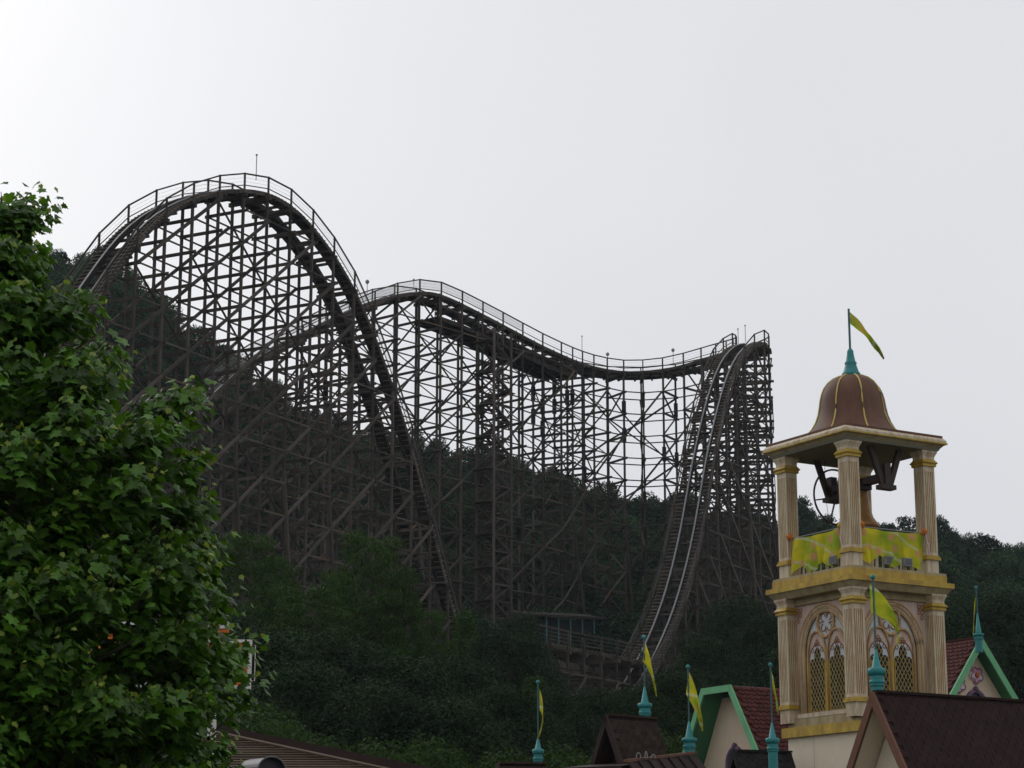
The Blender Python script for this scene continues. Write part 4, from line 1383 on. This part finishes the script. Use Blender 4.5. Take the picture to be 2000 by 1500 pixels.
# draped cloths between the belfry columns, on the two outer sides, with rosettes; rail and floodlights behind
def drape(face, label, seed):
    e = empty('draped_banner', (ctr.x, ctr.y, tz(1107)), TH + face * math.pi / 2)
    tag(e, label, 'banner', 'cloths hung between the belfry columns')
    g = random.Random(seed)
    m = MB(); n = 84; k = 16
    a = CC - 0.24
    topz = 1.06
    scal = g.uniform(-0.05, 0.05)
    for i in range(n + 1):
        u = i / n
        x = -a + 2 * a * u
        cell = (u * 2.6 + 0.18 + 0.1 * seed) % 1.0
        drop = 0.66 + 0.32 * (1 - abs(2 * cell - 1) ** 1.3)
        tt = topz - 0.05 * math.sin(math.pi * u)
        for j in range(k + 1):
            v = j / k
            z = tt - drop * v
            fold = 0.045 * math.sin(u * 41 + 1.6 * math.sin(u * 9 + seed)) * (0.25 + v) + 0.03 * math.sin(u * 17 + 3 * v + seed)
            m.v.append((x + 0.03 * math.sin(u * 23 + seed) * v, -CC - 0.06 + fold - 0.10 * v * math.sin(math.pi * cell), z))
    for i in range(n):
        for j in range(k):
            q = i*(k+1)+j
            m.f.append((q, q+1, q+k+2, q+k+1))
    m.build('cloth', 'banner_cloth', e, smooth=True)
    r = MB(); r.tube([(-a - 0.05, -CC - 0.02, topz + 0.01), (a + 0.05, -CC - 0.02, topz + 0.01)], 0.015, 5); r.build('cord', 'floodlight', e)
    for s in (-1, 1):
        f = MB()
        c = Vector((s * (a - 0.01), -CC - 0.14, topz + 0.03))
        for q in range(14):
            t = q * 2.399; rr_ = 0.015 + 0.055 * (q / 14)
            cc_ = c + Vector((math.cos(t) * rr_ * 1.3, -0.05 + 0.09 * (q / 14), math.sin(t) * rr_ * 1.3))
            f.lathe([(0.004, -0.04), (0.032, -0.012), (0.036, 0.012), (0.006, 0.04)], cc_, 5, q)
        f.build('rosette', 'rosette' if s < 0 or face == 0 else 'rosette_yellow', e, smooth=True)
    rb = MB(); rb.tube([(a + 0.01, -CC - 0.14, topz), (a + 0.05, -CC - 0.2, topz - 0.3), (a + 0.11, -CC - 0.18, topz - 0.55)], 0.018, 5); rb.build('ribbon', 'pink_white', e)
drape(0, 'yellow green printed cloth draped between the front and right belfry columns', 1)
drape(-1, 'yellow green printed cloth draped between the front and left belfry columns', 2)
for fi in range(4):
    rl = MB(); rl.box((-CC + 0.18, -CC + 0.02, 0.9), (CC - 0.18, -CC + 0.06, 0.95)); 
    o = rl.build('gallery_rail', 'cream', tower); o.location.z = tz(1107); o.rotation_euler.z = fi * math.pi / 2
    for i in range(9):
        x = -CC + 0.36 + i * 0.235
        q = MB(); q.box((x - 0.02, -CC + 0.02, 0.0), (x + 0.02, -CC + 0.06, 0.9)); o = q.build('baluster', 'cream', tower); o.location.z = tz(1107); o.rotation_euler.z = fi * math.pi / 2
FL = [(0, -0.2, 'floodlight behind the right-hand drape, closer to the front column'), (0, 0.42, 'floodlight behind the right-hand drape, closer to the outer column'), (-1, 0.75, 'floodlight behind the left-hand drape of the belfry')]
for face, x, lab in FL:
    R = Matrix.Rotation(TH + face * math.pi / 2, 4, 'Z')
    p = R @ Vector((x, -CC - 0.14, 0))
    e = empty('floodlight', (ctr.x + p.x, ctr.y + p.y, tz(1107)), TH + face * math.pi / 2)
    tag(e, 'small grey ' + lab, 'floodlight')
    MB().box((-0.13, -0.06, 0.13), (0.13, 0.05, 0.34)).build('housing', 'floodlight', e)
    MB().box((-0.11, -0.065, 0.15), (0.11, -0.062, 0.32)).build('lens', 'grey_metal', e)
    MB().tube([(0, 0, 0), (0, 0, 0.15)], 0.02, 6).build('stand', 'iron', e)

# ------------------------------------------------------------------ finials with pennants
def finial(px, y_top, y_cone, y_rim, y_bot, Y, bw, flag, label, seed, style=0):
    """px/py of pole top, cone tip, cone rim and foot; bw body half width"""
    zb0 = P(px, y_bot, Y); s = Y / F * 1.02
    e = empty('finial_flagpole', (zb0.x, zb0.y, zb0.z))
    tag(e, label, 'flagpole', 'teal finials with yellow green pennants')
    H = P(px, y_top, Y).z - zb0.z; hc = P(px, y_cone, Y).z - zb0.z; hr = P(px, y_rim, Y).z - zb0.z
    r = bw
    m = MB(); m.lathe([(r*0.86, -0.25), (r*0.86, hr*0.36), (r*1.0, hr*0.40), (r*1.0, hr*0.47), (r*1.12, hr*0.50), (r*1.12, hr*0.56), (r*0.95, hr*0.60), (r*0.95, hr*0.74)], (0, 0, 0), 20); m.build('body', 'teal', e, smooth=False)
    m = MB(); m.lathe([(r*0.95, hr*0.74), (r*1.22, hr*0.82), (r*1.28, hr*0.92), (r*1.2, hr*1.0), (r*0.9, hr*1.03)], (0, 0, 0), 20); m.build('rim', 'teal', e, smooth=True)
    m = MB(); m.lathe([(r*0.72, hr*1.03), (r*0.66, hr + 0.06*(hc-hr)), (r*0.12, hc)], (0, 0, 0), 16); m.build('cone', 'teal', e, smooth=True)
    m = MB(); m.tube([(0, 0, hc - 0.06), (0, 0, H - 0.05)], 0.02, 8); m.build('pole', 'pole', e)
    m = MB(); m.lathe([(0.012, -0.055), (0.04, -0.035), (0.055, 0), (0.04, 0.035), (0.01, 0.055)], (0, 0, H - 0.03), 12); m.build('ball', 'teal', e, smooth=True)
    t, b_, tp, md = [((q[0] - px) * s, P(px, q[1], Y).z - zb0.z) for q in flag[:4]]
    fm = flag_mesh(t, b_, tp, md, seed=seed, amp=flag[4] if len(flag) > 4 else 0.075)
    fm.build('pennant', 'flag_cloth', e, smooth=True)
finial(1051, 1330, 1440, 1464, 1502, 58, 0.125, ((1054, 1346), (1054, 1386), (1051, 1442), (1068, 1392)), 'teal finial with limp pennant on the low brown roof', 1)
finial(1260, 1242, 1340, 1374, 1412, 51, 0.135, ((1262, 1254), (1257, 1292), (1282, 1360), (1272, 1290)), 'teal finial with yellow pennant on the brown gabled roof\'s ridge', 2)
finial(1347, 1300, 1408, 1442, 1476, 51.5, 0.145, ((1349, 1312), (1342, 1356), (1372, 1428), (1366, 1372)), 'teal finial with twisted pennant in front of the clipped green gable', 3)
finial(1510, 1296, 1410, 1442, 1485, 52.5, 0.135, ((1511, 1308), (1513, 1345), (1522, 1395), (1518, 1345)), 'teal finial with folded pennant close beside the bell tower\'s left edge', 4, 0)
finial(1714, 1124, 1268, 1306, 1362, 43.6, 0.145, ((1707, 1140), (1708, 1196), (1756, 1262), (1772, 1205)), 'tall teal finial with broad pennant on the dark shingled ridge, before the bell tower', 5)
finial(1912, 1146, 1196, 1238, 1258, 66, 0.135, ((1910, 1162), (1909, 1182), (1902, 1244), (1905, 1200), 0.02), 'slender teal finial with furled pennant on the red-tiled house', 6)

# ------------------------------------------------------------------ houses
def shingle_field(parent, me, O, u, d, n, Lu, Ld, cw, ch, name, cap, skew=0.02, mesh_mat=None, jitter=0.006):
    """lay shingles course by course on a roof plane: O top corner, u along ridge, d down the slope, n outward"""
    cnt = 0; rest = MB()
    rows = int(Ld / ch); cols = int(Lu / cw) + 1
    for r in range(rows):
        for c in range(cols):
            x = c * cw + (0.5 * cw if r % 2 else 0)
            wd = cw
            if x > Lu - 0.01: continue
            if x + wd > Lu: wd = Lu - x
            if c == 0 and r % 2:
                pass
            lift = 0.014 + random.uniform(0, jitter)
            o = O + u * (x + wd/2) + d * (r * ch + ch * 0.5) + n * lift
            dz = (d - n * 0.10).normalized(); nz_ = u.cross(dz)
            if nz_.dot(n) < 0: nz_ = -nz_
            M = Matrix(((u.x*(wd-0.012), dz.x*ch*1.18, nz_.x*0.016, o.x), (u.y*(wd-0.012), dz.y*ch*1.18, nz_.y*0.016, o.y), (u.z*(wd-0.012), dz.z*ch*1.18, nz_.z*0.016, o.z), (0, 0, 0, 1)))
            if cnt < cap:
                add(name, me, parent, M)
            else:
                q0 = o - dz * (ch * 0.59); q1 = o + dz * (ch * 0.59)
                rest.beam(q0, q1, wd - 0.012, 0.016, nz_)
            cnt += 1
    if rest.v: rest.build(name + 's_below', mesh_mat, parent, kind='stuff')
SH = {}
for k_ in ('shingle', 'shingle_brown', 'shingle_grey'):
    SH[k_] = MB().box((-0.5, -0.5, -0.5), (0.5, 0.5, 0.5)).mesh('shingle', k_)

def tile_rows(m, O, u, d, n, Lu, Ld, ch, cw):
    """rounded roof tiles as one joined piece of real geometry"""
    rows = int(Ld / ch); cols = int(Lu / cw)
    for r in range(rows):
        for c in range(cols):
            base = O + u * ((c + (0.5 if r % 2 else 0)) * cw) + d * (r * ch)
            a = []; i0 = len(m.v)
            for (uu, dd, nn) in ((0, 0, 0.0), (cw, 0, 0.0), (cw, ch*0.8, 0.03), (cw*0.82, ch*1.12, 0.035), (cw*0.5, ch*1.24, 0.05), (cw*0.18, ch*1.12, 0.035), (0, ch*0.8, 0.03)):
                m.v.append(tuple(base + u*uu + d*dd + n*(nn + 0.012)))
            ci = len(m.v); m.v.append(tuple(base + u*(cw*0.5) + d*(ch*0.6) + n*0.075))
            for q in range(7): m.f.append((i0 + q, i0 + (q+1) % 7, ci))
            # front lip
            b0 = len(m.v)
            for q in range(2, 7): m.v.append(tuple(Vector(m.v[i0+q]) - n*0.03))
            for q in range(4): m.f.append((i0+2+q, i0+3+q, b0+q+1, b0+q))

def gable_house(name, label, apex, ang, hw, pitch, length, over, roofm, trimm, soffm, wallm, flat=0.0, hwl=None, field=None, trim_w=0.16, wall_set=0.35, cat='house', ground=None):
    """ridge along local +x from the gable at x=0; local y spans the gable. apex: world ridge point at the gable."""
    g0 = gz(apex.x, apex.y) if ground is None else ground
    e = empty(name, (apex.x, apex.y, g0), ang)
    tag(e, label, cat)
    H = apex.z - g0
    tp = math.tan(pitch)
    wl = hwl or hw
    zl = {1: H - wl * tp, -1: H - hw * tp}
    hwz = {1: wl, -1: hw}
    wi = 0.10
    # gable wall (outline in y-z), with body back along the ridge
    eave = max(zl[1], zl[-1])
    inset = 0.28
    poly = [(wall_set, -(hw - inset), -0.2), (wall_set, (wl - inset), -0.2), (wall_set, (wl - inset), zl[1] + inset*tp - 0.12/math.cos(pitch)), (wall_set, flat + 0.0, H - 0.14/math.cos(pitch)), (wall_set, -flat, H - 0.14/math.cos(pitch)), (wall_set, -(hw - inset), zl[-1] + inset*tp - 0.12/math.cos(pitch))]
    if flat == 0: poly = poly[:3] + [(wall_set, 0, H - 0.14/math.cos(pitch))] + poly[5:]
    # keep slope consistent when the ridge is flattened
    w_ = MB(); w_.prism(poly, (0, 0, 0), (length - wall_set*2, 0, 0)); w_.build('wall', wallm, e)
    slopes = {}
    for s in (1, -1):
        tpS = (H - zl[s]) / (hwz[s] - flat) if flat else tp
        dv = Vector((0, s * (hwz[s] - flat), zl[s] - H)); Ls = dv.length; dv.normalize()
        nv = Vector((0, -dv.z * s, dv.y * s))
        if nv.z < 0: nv = -nv
        O = Vector((0, s * flat, H))
        rf = MB()
        rf.prism([O, O + Vector((length, 0, 0)), O + Vector((length, 0, 0)) + dv*Ls, O + dv*Ls], -nv*0.07, (0, 0, 0))
        ro = rf.build('roof_slope', roofm, e)
        so = MB(); so.prism([O + Vector((0.03, 0, 0)) + dv*0.05, O + Vector((length-0.03, 0, 0)) + dv*0.05, O + Vector((length-0.03, 0, 0)) + dv*(Ls-0.02), O + Vector((0.03, 0, 0)) + dv*(Ls-0.02)], -nv*0.10, -nv*0.072)
        so.build('soffit', soffm, e)
        slopes[s] = (ro, O, dv, nv, Ls)
        tr = MB(); tr.prism([O + Vector((-0.04, 0, 0)) + nv*0.03, O + Vector((-0.04, 0, 0)) + nv*0.03 + dv*(Ls + 0.02), O + Vector((-0.04, 0, 0)) - nv*trim_w + dv*(Ls + 0.02), O + Vector((-0.04, 0, 0)) - nv*trim_w + (dv*(trim_w/tp if not flat else 0.06))], (0, 0, 0), (0.06, 0, 0))
        tr.build('rake_board', trimm, e)
    if flat:
        MB().box((0, -flat, H - 0.07), (length, flat, H + 0.003)).build('roof_cap', roofm, e)
        MB().box((-0.045, -flat - 0.02, H - trim_w), (0.025, flat + 0.02, H + 0.03)).build('rake_board', trimm, e)
    else:
        MB().beam((0.05, 0, H + 0.03), (length, 0, H + 0.03), 0.16, 0.05).build('ridge_cap', roofm, e)
    return e, slopes, H
def arch_window(parent, x, y, z, hw, h, rim, glass, face='x'):
    """arched window on a wall whose outside looks along -x"""
    pts = [(-hw, 0), (-hw, h)] + [(hw*math.cos(t), h + hw*1.15*math.sin(t)) for t in np.linspace(math.pi, 0, 11)[1:-1]] + [(hw, h), (hw, 0)]
    m = MB(); m.quadv([(x - 0.01, y + a, z + b) for a, b in pts]); wo = m.build('window', glass, parent)
    m = MB(); m.tube([(x - 0.04, y + a, z + b) for a, b in pts], 0.065, 6); m.build('window_trim', rim, wo, smooth=True)
    m = MB(); m.tube([(x - 0.05, y + a*0.72, z + b*0.97) for a, b in pts], 0.025, 6); m.build('inner_trim', 'grey_metal', wo, smooth=True)
    m = MB(); m.lathe([(0.02, -0.06), (0.09, 0.0), (0.07, 0.09), (0.02, 0.14)], (x - 0.07, y, z + h + hw*1.2), 8); m.build('keystone', rim, wo, smooth=True)
# dark shingled house in front of the tower
apx = P(1705, 1353, 43)
hs1, sl, H1 = gable_house('gabled_house', 'house with dark brown shingle roof and red-brown rake boards before the bell tower', apx, TH, 2.3, rad(60), 7.5, 0.35, 'shingle', 'trim_brown', 'stucco', 'stucco', trim_w=0.13, wall_set=0.55)
ro, O, dv, nv, Ls = sl[-1]
shingle_field(ro, SH['shingle'], O + Vector((0.02, 0, 0)), Vector((1, 0, 0)), dv, nv, 5.6, Ls, 0.24, 0.135, 'shingle', 300, mesh_mat='shingle')
for zz_ in (0.9, 1.75, 2.6, 3.4):   # thin ruled joints of the gable boards
    wdt = 2.0 - zz_ * 0.0
for yy_ in (-0.72,):
    MB().box((0.50, yy_ - 0.05, 0), (0.56, yy_ + 0.05, H1 - abs(yy_) * 1.732 - 0.3)).build('timber_post', 'trim_brown', hs1)
MB().box((0.535, -1.2, H1 - 2.0), (0.56, -0.05, H1 - 1.985)).build('board_joint', 'ochre', hs1)
# clipped green gable
apx = P(1399, 1343, 66)
hs2, sl2, H2 = gable_house('clipped_gable_house', 'cream gabled house with pale green clipped rake boards and red-tiled roof', apx, TH, 2.85, rad(50), 6.0, 0.6, 'tile_red', 'trim_green', 'soffit_green', 'stucco_warm', flat=0.72, hwl=2.15, trim_w=0.17, wall_set=0.75)
ro, O, dv, nv, Ls = sl2[-1]
tm_ = MB(); tile_rows(tm_, O + Vector((0.06, 0, 0)), Vector((1, 0, 0)), dv, nv, 5.8, Ls, 0.155, 0.21); tm_.build('roof_tiles', 'tile_red', ro, kind='stuff')
arch_window(hs2, 0.75, 0.08, H2 - 3.0, 0.42, 0.75, 'plum', 'grey_dark')
# right-hand red-tiled house, gable to the viewer
apx = P(1916, 1246, 67)
hs3, sl3, H3 = gable_house('flowered_gable_house', 'cream gable with green rake boards and two painted flowers under a red-tiled roof', apx, TH + math.pi/2, 2.6, rad(53), 6.0, 0.4, 'tile_red', 'trim_green', 'soffit_green', 'stucco_warm', trim_w=0.17, wall_set=0.45)
ro, O, dv, nv, Ls = sl3[1]
tm_ = MB(); tile_rows(tm_, O + Vector((0.06, 0, 0)), Vector((1, 0, 0)), dv, nv, 5.6, Ls, 0.155, 0.21); tm_.build('roof_tiles', 'tile_red', ro, kind='stuff')
arch_window(hs3, 0.45, -0.05, H3 - 2.75, 0.40, 0.70, 'plum', 'grey_dark')
def flower(yl, zl_):
    fe = MB(); fe.lathe([(0.09, 0), (0.07, 0.05), (0.01, 0.07)], (0, 0, 0), 10)
    o = fe.build('flower_heart', 'orange_paint', hs3, smooth=True); o.location = (0.40, yl, zl_); o.rotation_euler.y = -math.pi/2
    for q in range(5):
        a = q * 2*math.pi/5 + 0.5
        p_ = MB(); p_.lathe([(0.005, 0), (0.10, 0.012), (0.135, 0.0), (0.14, -0.03)][::-1], (0.16*math.cos(a), 0.16*math.sin(a), 0), 12)
        w2 = p_.build('petal', 'pink_white' if q % 2 else 'pink_paint', hs3, smooth=True); w2.location = (0.41, yl, zl_); w2.rotation_euler.y = -math.pi/2
        s_ = MB(); s_.tube([(0.16*math.cos(a) + 0.09*math.cos(t), 0.16*math.sin(a) + 0.09*math.sin(t), 0.018) for t in np.linspace(a - 1.8, a + 1.8, 9)], 0.012, 4)
        s2 = s_.build('petal_line', 'plum', hs3); s2.location = (0.40, yl, zl_); s2.rotation_euler.y = -math.pi/2
flower(0.60, H3 - 1.42); flower(-0.13, H3 - 1.10)
# small brown gabled roof (lucarne) left of it
apx = P(1184, 1398, 50)
hs4, sl4, H4 = gable_house('brown_gable_roof_house', 'small dark brown gabled house with shingled steep roof and shadowed gable', apx, rad(42), 1.15, rad(66), 1.62, 0.3, 'shingle_brown', 'brown_dark', 'brown_dark', 'brown_dark', trim_w=0.10, wall_set=0.5)  # the open gable's inner shade is put into the dark wall colour
ro, O, dv, nv, Ls = sl4[-1]
shingle_field(ro, SH['shingle_brown'], O + Vector((0.02, 0, 0)), Vector((1, 0, 0)), dv, nv, 1.58, Ls, 0.2, 0.115, 'shingle', 200, mesh_mat='shingle_brown')
# white wire loops standing on that roof's lower edge
lp = P(1262, 1478, 49.0)
we = empty('wire_ornament', lp)
tag(we, 'little row of pale bent wire hoops standing by the brown gabled roof', 'ornament')
for dx_, hh in ((-0.17, 0.13), (0.0, 0.16), (0.16, 0.09)):
    m = MB(); m.tube([(dx_ + 0.05*math.cos(t) * (1 if dx_ else 0.5), 0, -0.04 + hh*math.sin(t)) for t in np.linspace(0, math.pi, 10)], 0.011, 5); m.build('hoop', 'floodlight', we)
m = MB(); m.beam((-0.28, 0, -0.045), (0.28, 0, -0.045), 0.02, 0.02); m.build('base_bar', 'brown_dark', we)
# dark board roof carrying the third finial
def board_roof(name, label, a, b, Y0, Y1, drop, m, nb, finm=None):
    A = P(a[0], a[1], Y0); B = P(b[0], b[1], Y1)
    g0 = gz(A.x, A.y)
    e = empty(name, ((A.x+B.x)/2, (A.y+B.y)/2, g0))
    tag(e, label, 'roof')
    d = Vector((B.x-A.x, B.y-A.y, 0)); L = d.length; d.normalize()
    nrm = Vector((d.y, -d.x, 0))
    off = Vector(((A.x+B.x)/2, (A.y+B.y)/2, g0))
    A0 = A - off; B0 = B - off
    dn = (nrm * 0.8 + Vector((0, 0, -1.0))).normalized() * drop
    for i in range(nb):
        p = A0.lerp(B0, (i + 0.5) / nb)
        MB().beam(p, p + dn, L / nb - 0.02, 0.03, nrm + Vector((0, 0, 0.8))).build('roof_board', m, e)
        if i: 
            p = A0.lerp(B0, i / nb); MB().beam(p + nrm*0.02 + Vector((0, 0, 0.015)), p + dn + nrm*0.02 + Vector((0, 0, 0.015)), 0.035, 0.035, nrm).build('batten', m, e)
    MB().beam(A0, B0, 0.12, 0.06).build('ridge_board', 'trim_brown' if finm is None else finm, e)
    MB().prism([A0 - Vector((0, 0, 0.1)), B0 - Vector((0, 0, 0.1)), Vector((B0.x, B0.y, -0.1)), Vector((A0.x, A0.y, -0.1))], -nrm*0.1, -nrm*1.6).build('wall', 'brown_dark', e)
board_roof('boarded_lean_to', 'dark boarded lean-to roof before the clipped green gable', (1222, 1486), (1357, 1470), 48.5, 51.5, 2.0, 'brown_dark', 7)
# grey shingled dormer roof beside the tower
apx = P(1434, 1468, 56)
hs5, sl5, H5 = gable_house('grey_roof_house', 'small house with dark grey shingled roof between clipped gable and bell tower', apx, TH*0.6, 1.4, rad(58), 1.6, 0.2, 'shingle_grey', 'shingle_grey', 'brown_dark', 'brown_dark', trim_w=0.08, wall_set=0.3)
ro, O, dv, nv, Ls = sl5[-1]
shingle_field(ro, SH['shingle_grey'], O + Vector((0.02, 0, 0)), Vector((1, 0, 0)), dv, nv, 1.56, Ls, 0.2, 0.115, 'shingle', 200, mesh_mat='shingle_grey')
# low brown roof under the first finial
apx = P(972, 1492, 57)
hs6, sl6, H6 = gable_house('low_brown_house', 'low house of which only the brown ridge shows under the first finial', apx, rad(15), 2.0, rad(45), 1.3, 0.2, 'shingle_brown', 'brown_dark', 'brown_dark', 'brown_dark', trim_w=0.1)

# tan slatted roof at lower left, with a curved vent hood
def slat_roof():
    A = P(300, 1395, 40); 
    apx_ = P(380, 1424, 40.5); rt = P(760, 1512, 40.5)
    g0 = 0.0
    e = empty('slatted_roof_pavilion', (apx_.x, apx_.y, 0))
    tag(e, 'pavilion with tan slatted hipped roof and dark ridge trim under the trees', 'pavilion')
    O = Vector((apx_.x, apx_.y, 0))
    # roof plane: rises away from the viewer; hip line falls to the right
    up = Vector((0, math.cos(rad(34)), math.sin(rad(34))))
    top = apx_
    n = Vector((0, -math.sin(rad(34)), math.cos(rad(34))))
    hip = (rt.x - top.x, top.z - rt.z)          # run and fall seen from the front
    def hip_x(z): return top.x + hip[0] * (top.z - z) / hip[1]
    rows = 26; st = 0.085
    for i in range(rows):
        s_ = i * st
        z = top.z - 0.10 - s_ * math.sin(rad(34)); y = top.y - 0.02 - s_ * math.cos(rad(34))
        # the hip lies further in front as the roof comes down, so use its plan run
        x1 = hip_x(z)
        MB().beam((-9.5 - O.x, y - O.y, z + 0.012), (x1 - 0.1 - O.x, y - O.y, z + 0.012), 0.062, 0.03, up).build('slat', 'slat_tan', e)
    zl_ = top.z - rows*st*math.sin(rad(34)); yl = top.y - rows*st*math.cos(rad(34))
    d_ = MB(); d_.prism([(-9.5 - O.x, 0, top.z - 0.1), (top.x - O.x, 0, top.z - 0.1), (hip_x(zl_) - O.x, yl - O.y, zl_), (-9.5 - O.x, yl - O.y, zl_)], -n*0.06, -n*0.012); d_.build('roof_deck', 'slat_gap', e)
    h_ = MB(); h_.beam((top.x - 0.3 - O.x, 0.0, top.z + 0.09), (hip_x(zl_) - O.x, yl - O.y, zl_ + 0.02), 0.05, 0.04, n); h_.build('hip_cap', 'slat_tan', e)
    h_ = MB(); h_.prism([(top.x - 3.5 - O.x, 0.12, top.z + 0.16), (top.x - 0.1 - O.x, 0.12, top.z + 0.10), (hip_x(zl_) + 0.2 - O.x, yl + 0.2 - O.y, zl_ + 0.10), (hip_x(zl_) + 0.5 - O.x, yl + 0.9 - O.y, zl_ + 0.02), (top.x + 0.3 - O.x, 0.9, top.z + 0.05), (top.x - 3.5 - O.x, 0.9, top.z + 0.12)], (0, 0, -0.08), (0, 0, 0.09)); h_.build('ridge_trim', 'brown_dark', e)
    w_ = MB(); w_.prism([(-9.3 - O.x, yl + 0.3 - O.y, 0), (hip_x(zl_) - 0.3 - O.x, yl + 0.3 - O.y, 0), (hip_x(zl_) - 0.3 - O.x, yl + 0.3 - O.y, zl_ - 0.08), (-9.3 - O.x, yl + 0.3 - O.y, zl_ - 0.08)], (0, 0, 0), (0, 0.2, 0)); w_.build('wall', 'stucco', e)
    # vent
    c = P(519, 1500, 38.6)
    v = empty('vent_hood', (c.x, c.y, c.z - 0.05), rad(35))
    tag(v, 'grey half-round vent hood on the tan slatted roof', 'vent')
    R = 0.27
    m = MB()
    arc = [(R*math.cos(t), R*0.85*math.sin(t)) for t in np.linspace(0, math.pi, 14)]
    for (x0, z0), (x1, z1) in zip(arc[:-1], arc[1:]):
        m.quadv([(x0, -0.22, z0), (x1, -0.22, z1), (x1, 0.5, z1), (x0, 0.5, z0)])
    m.build('hood', 'grey_metal', v, smooth=True)
    m = MB(); m.quadv([(x, -0.12, z) for x, z in arc]); m.build('mouth_shade', 'grey_dark', v)  # flat dark sheet standing in for the shade inside the hood
    m = MB(); m.tube([(x*1.01, -0.22, z*1.01) for x, z in arc], 0.015, 5); m.build('rim', 'grey_metal', v)
    m = MB(); m.box((-R, -0.2, -0.5), (R, 0.5, 0.0)); m.build('base', 'grey_dark', v)
slat_roof()

# white and orange stall half hidden by the tree
def stall():
    Y = 33.0
    a = P(-60, 1216, Y); b = P(448, 1216, Y)
    e = empty('snack_stall', ((a.x + b.x)/2, Y, 0))
    tag(e, 'white and orange stall glimpsed through the leaves of the big tree', 'stall')
    ox = e.location.x
    zt = a.z
    for i in range(2):
        m = MB(); m.box((a.x - ox, -0.1, zt - 0.10 - i*0.9), (b.x - ox, 0.05, zt - i*0.9)); m.build('fascia', 'white_paint', e)
    m = MB(); m.box((a.x - ox, -0.08, zt - 0.16), (b.x - ox, 0.0, zt - 0.11)); m.build('orange_line', 'orange_paint', e)
    nsc = 12; L = (b.x - a.x) / nsc
    for i in range(nsc):
        x0 = a.x - ox + i * L
        m = MB(); m.prism([(x0, 0, zt - 0.17)] + [(x0 + L/2 - L/2*math.cos(t), -0.25 * math.sin(t), zt - 0.2 - 0.33*math.sin(t)) for t in np.linspace(0, math.pi, 9)] + [(x0 + L, 0, zt - 0.17)], (0, -0.02, 0), (0, 0.0, 0)); m.build('awning_scallop', 'amber_paint' if i % 2 else 'orange_paint', e)
    for px in (-40, 90, 250, 420):
        x = P(px, 1216, Y).x - ox
        m = MB(); m.box((x - 0.06, -0.05, 0), (x + 0.06, 0.07, zt - 0.1)); m.build('post', 'white_paint', e)
    m = MB(); m.box((a.x - ox, 0.8, 0), (b.x - 1.0 - ox, 0.9, zt - 0.3)); m.build('back_wall', 'brown_dark', e)
    # signboard
    Y2 = 31.0
    p = P(492, 1250, Y2); q = P(492, 1346, Y2)
    hgt = p.z - q.z; x1 = p.x; x0 = P(385, 1250, Y2).x
    s = empty('signboard', ((x0 + x1)/2, Y2, 0), 0)
    tag(s, 'white framed signboard edged in orange sticking out behind the big tree', 'sign')
    sx = s.location.x
    for (xa, xb, za_, zb2) in ((x0, x1, p.z - 0.045, p.z), (x0, x1, q.z, q.z + 0.045), (x1 - 0.045, x1, q.z + 0.045, p.z - 0.045), (x0, x0 + 0.045, q.z + 0.045, p.z - 0.045)):
        MB().box((xa - sx, -0.06, za_), (xb - sx, 0.06, zb2)).build('frame_bar', 'white_paint', s)
    for (xa, xb, za_, zb2) in ((x0 + .045, x1 - .045, p.z - 0.09, p.z - .045), (x0 + .045, x1 - .045, q.z + .045, q.z + 0.09), (x1 - 0.10, x1 - .045, q.z + .09, p.z - .09)):
        MB().box((xa - sx, -0.045, za_), (xb - sx, 0.05, zb2)).build('orange_edging', 'orange_paint', s)
    MB().box((x0 + .045 - sx, -0.01, q.z + .045), (x1 - 0.1 - sx, 0.02, p.z - 0.09)).build('panel', 'grey_dark', s)
    m = MB(); m.tube([(x1 - sx, 0.03, p.z - 0.07), (x1 + 0.05 - sx, 0.03, p.z - 0.07), (x1 + 0.05 - sx, 0.03, q.z + 0.12), (x1 - sx, 0.03, q.z + 0.12)], 0.007, 5); m.build('wire_bracket', 'white_paint', s)
    m = MB(); m.box((x0 + 0.02 - sx, 0.07, 0), (x0 + 0.08 - sx, 0.13, q.z + 0.5)); m.build('post', 'white_paint', s)
stall()

# ------------------------------------------------------------------ hazy air
def haze():
    m = bpy.data.materials.new('haze')
    m.use_nodes = True
    t = m.node_tree; t.nodes.clear()
    o = t.nodes.new('ShaderNodeOutputMaterial')
    v = t.nodes.new('ShaderNodeVolumePrincipled')
    v.inputs['Color'].default_value = (0.80, 0.90, 1.0, 1)
    v.inputs['Density'].default_value = 0.0001
    v.inputs['Anisotropy'].default_value = 0.2
    t.links.new(v.outputs[0], o.inputs['Volume'])
    MATS['haze'] = m
    b = MB(); b.box((-640, -120, -80), (640, 940, 125))
    ob = b.build('haze', 'haze')
    ob['kind'] = 'stuff'
haze()
